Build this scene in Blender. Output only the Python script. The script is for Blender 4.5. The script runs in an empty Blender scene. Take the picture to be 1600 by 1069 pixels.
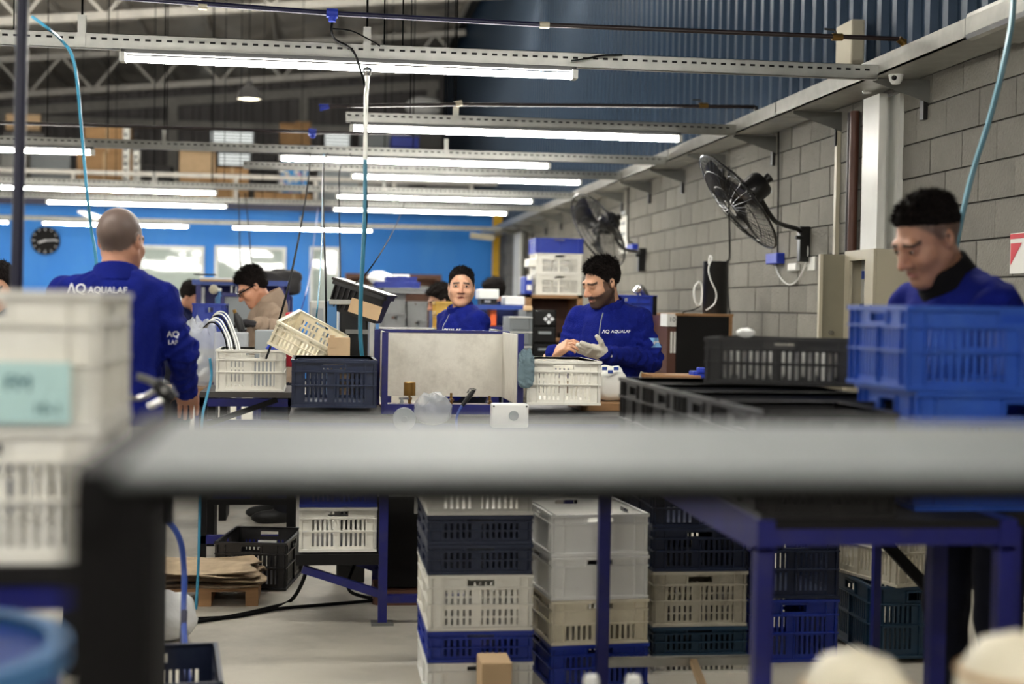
import bpy, math, random
import numpy as np
from mathutils import Vector, Matrix, Euler
from mathutils.bvhtree import BVHTree
random.seed(7); np.random.seed(7)
SC = bpy.context.scene
COL = SC.collection

# ------------------------------------------------------------------ camera
F = 2222.0                                   # focal length in pixels of the 1600 x 1069 frame (50 mm)
CAM = Vector((0, 0, 1.45))
YAW, PITCH, ROLL = math.atan(305 / F), math.atan(54 / F), 0.0164
FW = Vector((math.sin(YAW) * math.cos(PITCH), math.cos(YAW) * math.cos(PITCH), -math.sin(PITCH)))
R0 = Vector((math.cos(YAW), -math.sin(YAW), 0))
U0 = R0.cross(FW)
RT = R0 * math.cos(ROLL) + U0 * math.sin(ROLL)
UP = U0 * math.cos(ROLL) - R0 * math.sin(ROLL)
cd = bpy.data.cameras.new('camera'); cam = bpy.data.objects.new('camera', cd); COL.objects.link(cam)
cd.lens = 50; cd.sensor_width = 36; cd.clip_end = 200; cd.clip_start = 0.05
m = Matrix((RT, UP, -FW)).transposed().to_4x4(); m.translation = CAM
cam.matrix_world = m
cd.dof.use_dof = True; cd.dof.focus_distance = 7.3; cd.dof.aperture_fstop = 1.7
SC.camera = cam
# ------------------------------------------------------------------ world, exposure
w = bpy.data.worlds.new('daylight_world'); SC.world = w; w.use_nodes = True
w.node_tree.nodes['Background'].inputs[0].default_value = (0.75, 0.85, 1.0, 1)
w.node_tree.nodes['Background'].inputs[1].default_value = 1.5
vs = SC.view_settings
vs.view_transform = 'Standard'; vs.look = 'None'; vs.gamma = 1; vs.use_curve_mapping = False
vs.exposure = 0.5
TUBE_E = 66.0                                # glow of the tubes of a batten
# ------------------------------------------------------------------ pixel to point
def P(px, py, Y=None, X=None, Z=None):
    d = FW + RT * ((px - 800) / F) + UP * ((534.5 - py) / F)
    if Y is not None: t = (Y - CAM.y) / d.y
    elif X is not None: t = (X - CAM.x) / d.x
    else: t = (Z - CAM.z) / d.z
    return CAM + d * t

# ------------------------------------------------------------------ materials
def lin(c):
    return tuple((x / 255 / 12.92 if x / 255 <= .04045 else ((x / 255 + .055) / 1.055) ** 2.4) for x in c) + (1,)
MATS = {}
def mat(name, col, rough=.55, metal=0, var=.12, scale=6, bump=0, bscale=60, emit=0, alpha=1, trans=0, objvar=0, dirt=None, dscale=3, stretch=None, attr=False, spec=.5):
    if name in MATS: return MATS[name]
    M = bpy.data.materials.new(name); M.use_nodes = True
    nt = M.node_tree; N = nt.nodes; L = nt.links; b = N['Principled BSDF']
    b.inputs['Roughness'].default_value = rough; b.inputs['Metallic'].default_value = metal
    b.inputs['Specular IOR Level'].default_value = spec
    tc = N.new('ShaderNodeTexCoord'); mp = N.new('ShaderNodeMapping'); L.new(tc.outputs['Object'], mp.inputs[0])
    if stretch: mp.inputs['Scale'].default_value = stretch
    no = N.new('ShaderNodeTexNoise'); no.inputs['Scale'].default_value = scale; no.inputs['Detail'].default_value = 5
    L.new(mp.outputs[0], no.inputs['Vector'])
    hv = N.new('ShaderNodeHueSaturation')
    if attr:
        at = N.new('ShaderNodeAttribute'); at.attribute_name = 'Col'; src = at.outputs['Color']
        L.new(src, hv.inputs['Color'])
    else:
        hv.inputs['Color'].default_value = lin(col)
    mr = N.new('ShaderNodeMapRange'); mr.inputs[1].default_value = .3; mr.inputs[2].default_value = .7
    mr.inputs[3].default_value = 1 - var; mr.inputs[4].default_value = 1 + var
    L.new(no.outputs['Fac'], mr.inputs[0])
    val = mr.outputs[0]
    if objvar:
        oi = N.new('ShaderNodeObjectInfo'); r2 = N.new('ShaderNodeMapRange'); L.new(oi.outputs['Random'], r2.inputs[0])
        r2.inputs[3].default_value = 1 - objvar; r2.inputs[4].default_value = 1 + objvar
        mu = N.new('ShaderNodeMath'); mu.operation = 'MULTIPLY'; L.new(val, mu.inputs[0]); L.new(r2.outputs[0], mu.inputs[1]); val = mu.outputs[0]
    L.new(val, hv.inputs['Value'])
    out = hv.outputs[0]
    if dirt:
        n2 = N.new('ShaderNodeTexNoise'); n2.inputs['Scale'].default_value = dscale; n2.inputs['Detail'].default_value = 8; n2.inputs['Roughness'].default_value = .7
        L.new(mp.outputs[0], n2.inputs['Vector'])
        cr = N.new('ShaderNodeMapRange'); cr.inputs[1].default_value = .48; cr.inputs[2].default_value = .72; cr.inputs[4].default_value = dirt[1]
        L.new(n2.outputs['Fac'], cr.inputs[0])
        mx = N.new('ShaderNodeMix'); mx.data_type = 'RGBA'; L.new(cr.outputs[0], mx.inputs[0]); L.new(out, mx.inputs[6]); mx.inputs[7].default_value = lin(dirt[0])
        out = mx.outputs[2]
    L.new(out, b.inputs['Base Color'])
    if bump:
        nb = N.new('ShaderNodeTexNoise'); nb.inputs['Scale'].default_value = bscale; nb.inputs['Detail'].default_value = 4
        L.new(mp.outputs[0], nb.inputs['Vector'])
        bp = N.new('ShaderNodeBump'); bp.inputs['Strength'].default_value = bump; bp.inputs['Distance'].default_value = .02
        L.new(nb.outputs['Fac'], bp.inputs['Height']); L.new(bp.outputs[0], b.inputs['Normal'])
    if emit:
        b.inputs['Emission Color'].default_value = lin(col); b.inputs['Emission Strength'].default_value = emit
    if alpha < 1: b.inputs['Alpha'].default_value = alpha
    if trans: b.inputs['Transmission Weight'].default_value = trans
    MATS[name] = M
    return M
mat('galv', (178, 178, 172), .38, .75, .12, 9)
mat('galv_dark', (120, 120, 116), .5, .6, .15, 6)
mat('hole', (14, 14, 15), .9)
mat('white_metal', (224, 224, 218), .4, 0, .04)
mat('batten_grey', (50, 50, 50), .6, .0, .04)
mat('tube', (255, 252, 244), emit=TUBE_E)
mat('blue_frame', (19, 23, 98), .38, 0, .12, 12, dirt=((70, 66, 70), .35), dscale=14)
mat('dark_frame', (9, 7, 8), .65, spec=.2)
mat('bench_top', (62, 58, 56), .6, 0, .3, 5, dirt=((30, 26, 24), .7))
mat('block', (130, 127, 119), .92, 0, .13, 3.5, bump=.5, bscale=55, objvar=.11, dirt=((90, 88, 84), .55), dscale=1.6)
mat('mortar', (84, 82, 78), .95, 0, .2, 8)
mat('concrete', (178, 172, 158), .62, 0, .14, 1.3, bump=.06, bscale=20, dirt=((112, 107, 98), .6), dscale=.8)
mat('blue_wall', (34, 124, 212), .55, 0, .08, .8, dirt=((80, 150, 210), .45), dscale=.9, stretch=(1, 1, .35))
mat('clad_blue', (44, 64, 86), .32, .3, .1, 1.5, stretch=(1, 1, .2))
mat('clad_dark', (136, 131, 130), .5, .1, .15, 1.0, stretch=(1, 1, .2))
mat('roof_foil', (222, 216, 206), .36, .25, .16, 2, bump=1.0, bscale=3.5, stretch=(1, .35, 1))
mat('truss', (206, 202, 194), .5, .0, .1)
mat('mezz', (110, 108, 106), .6, .1)
mat('crate_white', (232, 229, 219), .5, 0, .06, 4, dirt=((165, 157, 138), .3), dscale=5)
mat('crate_clean', (240, 239, 234), .45, 0, .04, 4)
mat('crate_dirty', (190, 184, 166), .6, 0, .1, 4, dirt=((96, 86, 70), .75), dscale=4)
mat('crate_cream', (231, 222, 198), .5, 0, .06, 4, dirt=((160, 146, 116), .35), dscale=6)
mat('crate_navy', (24, 34, 60), .42, 0, .12, 5, dirt=((60, 70, 88), .3), dscale=9)
mat('crate_blue', (22, 48, 150), .4, 0, .1, 5, dirt=((52, 84, 170), .3), dscale=8)
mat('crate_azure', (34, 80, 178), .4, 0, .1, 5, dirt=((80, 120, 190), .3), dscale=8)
mat('crate_black', (25, 23, 23), .42, 0, .12, 5, dirt=((60, 56, 54), .35), dscale=9)
mat('crate_teal', (26, 58, 82), .45, 0, .12, 5)
mat('crate_grey', (158, 160, 158), .55, 0, .08, 5, dirt=((110, 110, 106), .4), dscale=5)
mat('crate_yellow', (232, 192, 92), .5, 0, .08, 5)
mat('cardboard', (176, 138, 96), .85, 0, .08, 9, objvar=.12)
mat('cardboard_pale', (206, 176, 138), .85, 0, .06, 9)
mat('cardboard_old', (178, 156, 126), .9, 0, .18, 9, dirt=((84, 70, 54), .5), dscale=6)
mat('wood', (150, 112, 74), .6, 0, .2, 5, stretch=(1, 8, 8))
mat('wood_dark', (92, 58, 40), .6, 0, .2, 5)
mat('rubber', (16, 16, 17), .5)
mat('black_gloss', (14, 13, 13), .28)
mat('black_matt', (17, 15, 15), .8, spec=.3)
mat('cable_black', (9, 9, 10), .8, spec=.1)
mat('hose_cyan', (56, 134, 166), .35, 0, .06)
mat('hose_grey', (96, 142, 158), .4, 0, .06)
mat('hose_teal', (40, 112, 136), .35, 0, .06)
mat('hose_blue', (44, 72, 150), .35)
mat('pipe_blue', (15, 16, 52), .4)
mat('pipe_dark', (34, 22, 22), .45)
mat('pipe_brown', (84, 50, 38), .5)
mat('steel_sheet', (224, 221, 210), .45, .2, .1, 5, dirt=((140, 134, 120), .5), dscale=5, bump=.08, bscale=6)
mat('steel_near', (112, 116, 116), .58, .2, .08, 3, dirt=((104, 106, 108), .45), dscale=2.5)
mat('brass', (150, 116, 62), .3, .85, .15, 20)
mat('chrome', (205, 205, 205), .18, .95)
mat('plastic_white', (232, 232, 228), .4, 0, .03)
mat('plastic_grey', (142, 148, 150), .45, 0, .05)
mat('plastic_blue', (24, 52, 170), .4, 0, .08)
mat('plastic_lightblue', (70, 120, 172), .35, 0, .08)
mat('plastic_red', (178, 26, 44), .45)
mat('clear_plastic', (206, 210, 214), .2, 0, .05, alpha=.4, bump=.9, bscale=14)
mat('bag_white', (228, 228, 226), .4, 0, .05, bump=.8, bscale=12)
mat('panel_beige', (186, 178, 156), .45, 0, .04)
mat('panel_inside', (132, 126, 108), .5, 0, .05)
mat('paper', (232, 231, 224), .8, 0, .02)
mat('paper_cyan', (182, 214, 210), .8, 0, .03)
mat('ink', (18, 20, 26), .7)
mat('ink_teal', (24, 84, 96), .7)
mat('red_print', (196, 30, 48), .6)
mat('cloth_grey', (104, 124, 132), .95, 0, .15, 12, bump=.6, bscale=40)
mat('glass_window', (176, 188, 182), .03, 0, .03, spec=1.0)
mat('window_frame', (214, 218, 216), .4)
mat('louver_lit', (236, 240, 236), emit=.8)
mat('yellow_paint', (214, 168, 36), .45, 0, .1)
mat('pink', (226, 150, 190), .6); mat('sky_print', (70, 150, 214), .6)
mat('bag_dark', (52, 50, 50), .75, 0, .15, 6, bump=.5, bscale=9)
mat('fleece', (13, 26, 112), .95, 0, .12, 14, bump=.35, bscale=160, spec=.2)
mat('fleece_light', (26, 52, 190), .95, 0, .12, 14, bump=.35, bscale=160, spec=.2)
mat('fleece_dark', (24, 30, 66), .95, 0, .12, 14, bump=.3, bscale=160, spec=.2)
mat('hoodie', (158, 138, 120), .95, 0, .08, 10, bump=.3, bscale=140, spec=.2)
mat('denim', (24, 26, 38), .9, 0, .15, 14, spec=.2)
mat('black_cloth', (18, 16, 17), .95, 0, .1, 14, spec=.2)
mat('skin', (200, 150, 120), .5, 0, .05, 18, attr=True, bump=.05, bscale=120)
mat('hair', (26, 20, 18), .8, 0, .5, 90, bump=1.0, bscale=130, spec=.15)
mat('hair_short', (78, 68, 62), .8, 0, .2, 120, bump=.4, bscale=220)
mat('glove_white', (228, 222, 208), .95, 0, .05, 20, bump=.5, bscale=200, spec=.2)
mat('glove_dark', (40, 38, 42), .8, 0, .1)
mat('eye_white', (225, 222, 215), .25); mat('eye_dark', (26, 17, 13), .15)
mat('print_white', (226, 228, 232), .8); mat('print_sky', (120, 170, 214), .8)
mat('lens', (14, 14, 16), .12)
MM = MATS

# ------------------------------------------------------------------ mesh building
class MB:
    def __init__(s): s.v = []; s.f = []
    def add(s, v, f):
        o = len(s.v); s.v += [tuple(a) for a in v]; s.f += [tuple(i + o for i in q) for q in f]; return s
    def box(s, x0, x1, y0, y1, z0, z1, M=None):
        v = [Vector(c) for c in ((x0, y0, z0), (x1, y0, z0), (x1, y1, z0), (x0, y1, z0), (x0, y0, z1), (x1, y0, z1), (x1, y1, z1), (x0, y1, z1))]
        if M: v = [M @ c for c in v]
        return s.add(v, [(0, 3, 2, 1), (4, 5, 6, 7), (0, 1, 5, 4), (1, 2, 6, 5), (2, 3, 7, 6), (3, 0, 4, 7)])
    def bar(s, a, b, w, h=None, up=(0, 0, 1)):
        a = Vector(a); b = Vector(b); h = h or w
        d = (b - a); L = d.length; d.normalize(); u = Vector(up)
        if abs(d.dot(u)) > .98: u = Vector((0, 1, 0))
        x = d.cross(u).normalized(); z = x.cross(d)
        M = Matrix((x, d, z)).transposed().to_4x4(); M.translation = a
        return s.box(-w / 2, w / 2, 0, L, -h / 2, h / 2, M)
    def cyl(s, a, b, r, r2=None, n=12, cap=True):
        return s.tube([a, b], [r, r if r2 is None else r2], n, cap)
    def tube(s, pts, r, n=6, cap=True):
        pts = [Vector(p) for p in pts]; k = len(pts)
        rs = r if isinstance(r, (list, tuple)) else [r] * k
        v = []; f = []
        t0 = (pts[1] - pts[0]).normalized()
        u = t0.orthogonal().normalized()
        for i, p in enumerate(pts):
            t = (pts[min(i + 1, k - 1)] - pts[max(i - 1, 0)]).normalized()
            u = (u - t * u.dot(t)); u = u.normalized() if u.length > 1e-6 else t.orthogonal().normalized()
            w_ = t.cross(u)
            for j in range(n):
                a = 2 * math.pi * j / n
                v.append(p + (u * math.cos(a) + w_ * math.sin(a)) * rs[i])
        for i in range(k - 1):
            for j in range(n):
                f.append((i * n + j, i * n + (j + 1) % n, (i + 1) * n + (j + 1) % n, (i + 1) * n + j))
        if cap: f.append(tuple(range(n - 1, -1, -1))); f.append(tuple((k - 1) * n + j for j in range(n)))
        return s.add(v, f)
    def lathe(s, prof, c=(0, 0, 0), n=24, M=None):
        v = []; f = []
        for r, z in prof:
            for j in range(n):
                a = 2 * math.pi * j / n; q = Vector((r * math.cos(a), r * math.sin(a), z))
                v.append((M @ q) if M else q + Vector(c))
        for i in range(len(prof) - 1):
            for j in range(n):
                f.append((i * n + j, i * n + (j + 1) % n, (i + 1) * n + (j + 1) % n, (i + 1) * n + j))
        return s.add(v, f)
    def grid(s, fn, nu, nv):
        v = [fn(i / nu, j / nv) for j in range(nv + 1) for i in range(nu + 1)]
        f = [(j * (nu + 1) + i, j * (nu + 1) + i + 1, (j + 1) * (nu + 1) + i + 1, (j + 1) * (nu + 1) + i) for j in range(nv) for i in range(nu)]
        return s.add(v, f)
    def mesh(s, name, m, off=(0, 0, 0), smooth=False):
        me = bpy.data.meshes.new(name)
        o = Vector(off)
        me.from_pydata([Vector(a) - o for a in s.v], [], s.f); me.validate()
        if m: me.materials.append(MM[m] if isinstance(m, str) else m)
        if smooth:
            me.polygons.foreach_set('use_smooth', [True] * len(me.polygons))
        return me
    def build(s, name, m, parent=None, bevel=0, smooth=False, org=None, local=False):
        if parent is not None: off = (0, 0, 0) if local else wloc(parent)
        elif org is not None: off = org
        else:
            A = np.array([tuple(q) for q in s.v]); lo = A.min(0); hi = A.max(0)
            off = ((lo[0] + hi[0]) / 2, (lo[1] + hi[1]) / 2, lo[2])
        me = s.mesh(name, m, off, smooth)
        o = bpy.data.objects.new(name, me); COL.objects.link(o)
        if parent is not None: o.parent = parent
        else: o.location = off
        if bevel:
            b = o.modifiers.new('bevel', 'BEVEL'); b.width = bevel; b.segments = 2; b.limit_method = 'ANGLE'
        if smooth:
            try: o.data.set_sharp_from_angle(angle=math.radians(40))
            except Exception: pass
        return o
WL = {}
def wloc(o):
    p = Vector((0, 0, 0))
    while o is not None:
        p = p + o.location; o = o.parent
    return p
def tag(o, label=None, cat=None, group=None, kind=None):
    if label: o['label'] = label
    if cat: o['category'] = cat
    if group: o['group'] = group
    if kind: o['kind'] = kind
    return o
def thing(name, label, cat, loc=(0, 0, 0), rz=0, group=None):
    o = bpy.data.objects.new(name, None); COL.objects.link(o); o.location = loc; o.rotation_euler = (0, 0, rz)
    o.empty_display_size = .1
    return tag(o, label, cat, group)
def link(name, me, parent, m=None, loc=(0, 0, 0)):
    o = bpy.data.objects.new(name, me); COL.objects.link(o); o.parent = parent; o.location = loc
    if m:
        o.material_slots[0].link = 'OBJECT'; o.material_slots[0].material = MM[m]
    return o
def spline(pts, n=6):
    pts = [Vector(p) for p in pts]; out = []
    for i in range(len(pts) - 1):
        a = pts[max(i - 1, 0)]; b = pts[i]; c = pts[i + 1]; d = pts[min(i + 2, len(pts) - 1)]
        for k in range(n):
            t = k / n
            out.append(.5 * ((2 * b) + (c - a) * t + (2 * a - 5 * b + 4 * c - d) * t * t + (3 * b - 3 * c + d - a) * t ** 3))
    out.append(pts[-1]); return out
def cable(name, pts, r, m, label, cat='cable', group=None, n=6, sm=6):
    o = MB().tube(spline(pts, sm) if len(pts) > 2 else pts, r, n).build(name, m, smooth=True)
    return tag(o, label, cat, group)
def text_mesh(txt, size, extrude=.0006, shear=0, bold=0):
    c = bpy.data.curves.new('t', 'FONT'); c.body = txt; c.size = size; c.extrude = extrude; c.align_x = 'CENTER'; c.align_y = 'CENTER'; c.shear = shear; c.offset = bold
    o = bpy.data.objects.new('t', c); COL.objects.link(o)
    dg = bpy.context.evaluated_depsgraph_get(); me = bpy.data.meshes.new_from_object(o.evaluated_get(dg))
    V = [Vector(q.co) for q in me.vertices]; Fc = [tuple(p.vertices) for p in me.polygons]
    bpy.data.objects.remove(o); bpy.data.curves.remove(c); bpy.data.meshes.remove(me)
    return V, Fc
def text_on(txt, size, M, name, m, parent, **k):
    V, Fc = text_mesh(txt, size, **k); b = MB(); b.add([M @ q for q in V], Fc)
    return b.build(name, m, parent)
def frame_m(o, x, y):
    x = Vector(x).normalized(); y = Vector(y); y = (y - x * y.dot(x)).normalized(); z = x.cross(y)
    M = Matrix((x, y, z)).transposed().to_4x4(); M.translation = Vector(o); return M
def pr(px0, py0, px1, py1, Y, dep=0):       # box whose front face covers a pixel rectangle at depth Y
    a = P(px0, (py0 + py1) / 2, Y); b = P(px1, (py0 + py1) / 2, Y); t = P((px0 + px1) / 2, py0, Y); q = P((px0 + px1) / 2, py1, Y)
    return a.x, b.x, Y, Y + dep, q.z, t.z
# ================================================================== THE SETTING
XW = 3.44; XL = -13.0; YB = -7.0; YM = P(776, 400, X=XW).y; YE = 42.0; ZB = 3.0; ZM = P(600, 326, YM).z
def zroof(x): return 8.5 + .1 * (x - 3.6)
def struct(o): o['kind'] = 'structure'; return o
struct(MB().box(XL, XW + .4, YB, YE, -.1, 0).build('floor', 'concrete'))
# right wall: concrete blocks, one by one as far as they can be told apart
wr = struct(MB().box(XW + .012, XW + .2, YB, YM + .3, 0, ZB).build('wall_right', 'mortar'))
bl = MB().box(-.02, .02, -.195, .195, 0, .19).mesh('block', 'block')
hb = MB().box(-.02, .02, -.0975, .0975, 0, .19).mesh('half_block', 'block')
rest = MB(); cand = []
PH = P(1454.4, 240, X=XW).y              # a joint seen in the photograph
ZC = P(1300, 443.8, X=XW).z              # a course line seen in the photograph
for r in range(-12, 12):
    z = ZC + .2 * r + .005
    if z < 0 or z + .19 > ZB + .03: continue
    for k in range(-30, 50):
        yc = PH + .2 + .4 * k + (.2 if (r - 1) % 2 else 0)
        if yc < 4.2 or yc > 26.2: continue
        near = 5.2 < yc < 17.5 and z > .75
        if near: cand.append((yc, z))
        else: rest.box(XW - .004, XW + .03, yc - .195, yc + .195, z, z + .19)
cand.sort()
for i, (yc, z) in enumerate(cand):
    if i < 300:
        o = link('block', bl, wr, None, Vector((XW + .016 + random.uniform(-.003, .003), yc, z)) - wloc(wr))
    else: rest.box(XW - .004, XW + .03, yc - .195, yc + .195, z, z + .19)
tag(rest.build('block', 'block', wr), kind='stuff')
# blue sheet cladding above the block wall
def clad(name, mt, par, along, fixed, a0, a1, z0, z1, pitch, depth, sheet, out):
    n = int(round((a1 - a0) / sheet))
    for i in range(n):
        b = MB(); prof = []
        k = int(round(sheet / pitch))
        for j in range(k):
            s = a0 + i * sheet + j * pitch
            prof += [(s, 0), (s + pitch * .52, 0), (s + pitch * .62, 1), (s + pitch * .9, 1)]
        prof.append((a0 + (i + 1) * sheet, 0))
        v = []
        for s, d in prof:
            c = fixed + out * d * depth
            zt = z1(s, c) if callable(z1) else z1
            for z in (z0, zt): v.append((c, s, z) if along == 'y' else (s, c, z))
        f = [(2 * q, 2 * q + 2, 2 * q + 3, 2 * q + 1) for q in range(len(prof) - 1)]
        b.add(v, f).build(name, mt, par)
wu = struct(MB().box(XW + .24, XW + .3, YB, YE, ZB - .1, 8.6).build('wall_right_upper', 'clad_blue'))
clad('cladding_sheet', 'clad_blue', wu, 'y', XW + .22, 4.0, YE, ZB - .05, 8.5, .25, .045, 1.0, -1)
# far wall of the upper floor, dark sheet cladding
wb = struct(MB().box(XL, XW + .3, YE, YE + .1, 0, 8.6).build('wall_back_upper', 'clad_dark'))
clad('cladding_sheet', 'clad_dark', wb, 'x', YE - .02, -12.4, 3.6, ZM, lambda s, c: zroof(s) - .1, .5, .05, 2.0, -1)
wl = struct(MB().box(XL - .2, XL, YB, YE, 0, 8.2).build('wall_left', 'mortar'))
wk = struct(MB().box(XL, XW + .4, YB - .2, YB, 0, 8.6).build('wall_behind', 'mortar'))
# blue office wall below the upper floor
wo = struct(MB().box(XL, XW, YM, YM + .15, 0, ZM).build('wall_back', 'blue_wall'))
struct(MB().box(XL, XW + .2, YM - .12, YE, ZM - .02, ZM + .1).build('floor_upper', 'mezz'))
t = MB().box(XL, XW, YM - .14, YM - .12, ZM - .1, ZM + .12); struct(t.build('trim_1', 'pipe_blue'))
t = pr(770, 330, 784, 470, YM - .3, .12); struct(MB().box(t[0], t[1], t[2], t[3], 0, ZM - .1).build('trim_2', 'yellow_paint', bevel=.01))
# roof: foil lined, with purlins as its pieces
ce = MB(); ce.add([(XL, YB, zroof(XL)), (XW + .4, YB, zroof(XW + .4)), (XW + .4, YE, zroof(XW + .4)), (XL, YE, zroof(XL)),
                   (XL, YB, zroof(XL) + .1), (XW + .4, YB, zroof(XW + .4) + .1), (XW + .4, YE, zroof(XW + .4) + .1), (XL, YE, zroof(XL) + .1)],
                  [(0, 1, 2, 3), (4, 7, 6, 5), (0, 4, 5, 1), (1, 5, 6, 2), (2, 6, 7, 3), (3, 7, 4, 0)])
ceil = struct(ce.build('ceiling', 'mezz'))
# sagging foil sheets between purlins
px_ = [XL + .3 + 1.45 * i for i in range(12)]
def foil(x0, x1):
    def fn(u, v):
        x = x0 + (x1 - x0) * u; y = 16 + (YE - 16) * v
        return (x, y, zroof(x) - .03 - .16 * math.sin(math.pi * u) * (1 + .35 * math.sin(y * 4.1 + x)) - .03 * math.sin(y * 9 + 3 * x))
    return fn
for i in range(len(px_) - 1):
    MB().grid(foil(px_[i], px_[i + 1]), 6, 90).build('foil_sheet', 'roof_foil', ceil, smooth=True)
for x in px_:
    zr = zroof(x)
    b = MB(); b.box(x - .03, x + .03, 14, YE, zr - .2, zr - .02); b.box(x - .03, x + .06, 14, YE, zr - .21, zr - .19)
    b.build('purlin', 'truss', ceil)
# steel trusses
def truss(Y, label, dep=.85, w=.1):
    t = thing('roof_truss', label, 'truss', (0, Y, 6))
    xa, xb = XL + .2, XW + .1
    zt = lambda x: zroof(x) - .27
    MB().bar((xa, Y, zt(xa)), (xb, Y, zt(xb)), w, .14).build('top_chord', 'truss', t)
    MB().bar((xa, Y, zt(xa) - dep), (xb, Y, zt(xb) - dep), w, .14).build('bottom_chord', 'truss', t)
    n = 22; st = (xb - xa) / n
    for i in range(n):
        x0 = xa + i * st; x1 = x0 + st
        a, c = (zt(x0), zt(x1) - dep) if i % 2 else (zt(x0) - dep, zt(x1))
        MB().bar((x0, Y, a), (x1, Y, c), .06).build('web', 'truss', t)
truss(35.2, 'pale steel roof truss with zigzag webs close to the dark end wall')
truss(26.8, 'nearer pale steel roof truss crossing the top left corner', w=.14)
# frame on the far upper wall: rafter and posts
t = thing('wall_frame', 'grey rafter and posts framing the dark upper end wall', 'steel frame', (0, YE - .3, ZM))
MB().bar((XL, YE - .25, zroof(XL) - .55), (XW, YE - .25, zroof(XW) - .55), .12, .26).build('rafter', 'truss', t)
for px in (57, 271, 475, 674):
    a = P(px, 150, YE - .25); MB().box(a.x - .13, a.x + .13, YE - .33, YE - .2, ZM + .1, zroof(a.x) - .6).build('post', 'truss', t)
a = P(300, 196, YE - .3); MB().box(XL, XW, YE - .36, YE - .28, a.z - .12, a.z + .12).build('girt', 'truss', t)
# louvre windows high in the end wall
for n, (x0, y0, x1, y1, k) in enumerate(((330, 206, 395, 228, 5), (342, 240, 390, 259, 4), (508, 209, 545, 230, 4))):
    q = pr(x0, y0, x1, y1, YE - .42)
    wn = struct(MB().box(q[0] - .05, q[1] + .05, YE - .4, YE - .36, q[4] - .05, q[5] + .05).build('window_%d' % (n + 5), 'black_matt'))
    hh = (q[5] - q[4]) / k
    for i in range(k):
        M = Matrix.Translation((0, YE - .45, q[4] + hh * (i + .5))) @ Matrix.Rotation(.35, 4, 'X')
        MB().box(q[0], q[1], -.01, .01, -hh * .27, hh * .27, M).build('pane', 'louver_lit', wn)
    MB().box(q[1], q[1] + .06, YE - .5, YE - .4, q[4] - .05, q[5] + .05).build('window_frame', 'window_frame', wn)
# office windows and door in the blue wall
def window(n, x0, y0, x1, y1, kind='window', mull=()):
    q = pr(x0, y0, x1, y1, YM - .05)
    o = struct(MB().box(q[0], q[1], YM - .03, YM + .01, q[4], q[5]).build('%s_%d' % (kind, n), 'glass_window'))
    fr = .07
    for bx in ((q[0], q[1], q[5] - fr, q[5]), (q[0], q[1], q[4], q[4] + fr), (q[0], q[0] + fr, q[4] + fr, q[5] - fr), (q[1] - fr, q[1], q[4] + fr, q[5] - fr)):
        MB().box(bx[0], bx[1], YM - .08, YM - .02, bx[2], bx[3]).build('window_frame' if kind == 'window' else 'door_frame', 'window_frame', o)
    return o, q
window(1, 216, 384, 319, 470); window(2, 335, 385, 447, 470)
o, q = window(1, 483, 386, 530, 560, 'door')
MB().box(q[0] + .07, q[1] - .07, YM - .07, YM - .03, q[4], q[4] + (q[5] - q[4]) * .42).build('door_panel', 'window_frame', o)
MB().bar((q[0] + .12, YM - .1, 1.0), (q[0] + .24, YM - .1, 1.0), .03).build('door_handle', 'chrome', o)
# columns of the right wall
a = P(1372, 250, X=3.3); c = P(1347, 250, X=3.3)
b = MB(); b.box(3.3, 3.325, a.y, c.y, 0, 2.76); b.box(3.325, XW, (a.y + c.y) / 2 - .02, (a.y + c.y) / 2 + .02, 0, 2.76); b.box(XW - .03, XW, a.y - .04, c.y, 0, 2.76); b.box(3.325, 3.35, a.y, a.y + .02, 0, 2.76)
tag(b.build('steel_column', 'white_metal'), 'white painted steel column standing against the block wall above the electric cabinet', 'column')
a = P(1305, 90, X=XW - .02); c = P(1330, 90, X=XW - .02)
b = MB().box(XW - .02, XW + .07, c.y, a.y, ZB - .12, P(1320, 38, X=XW).z)
tag(b.build('column_stub', 'panel_beige', bevel=.01), 'short pale column stub rising above the wall tray in front of blue cladding', 'column')
a = P(816, 400, X=3.34); c = P(806, 400, X=3.34)
b = MB().box(3.3, 3.33, a.y, c.y, 0, 2.7); b.box(3.33, XW, (a.y + c.y) / 2 - .03, (a.y + c.y) / 2 + .03, 0, 2.7)
tag(b.build('steel_column', 'white_metal'), 'far galvanised column on the block wall near the blue end wall', 'column')
# wall pipes
for (px, r, m, lab) in ((1327, .022, 'pipe_dark', 'thin dark conduit running down the block wall beside the brown pipe'), (1333, .03, 'pipe_brown', 'brown pipe running down the block wall beside the white column')):
    a = P(px, 300, X=XW - .05); tag(MB().cyl((XW - .05, a.y, 0.1), (XW - .05, a.y, 2.74), r).build('wall_pipe', m, smooth=True), lab, 'pipe')
a = P(1306, 330, X=XW - .02); tag(MB().box(XW - .03, XW, a.y - .02, a.y + .02, 0.2, 2.7).build('cable_duct', 'panel_beige'), 'narrow pale cable duct on the block wall above the cabinet door', 'duct')
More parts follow.
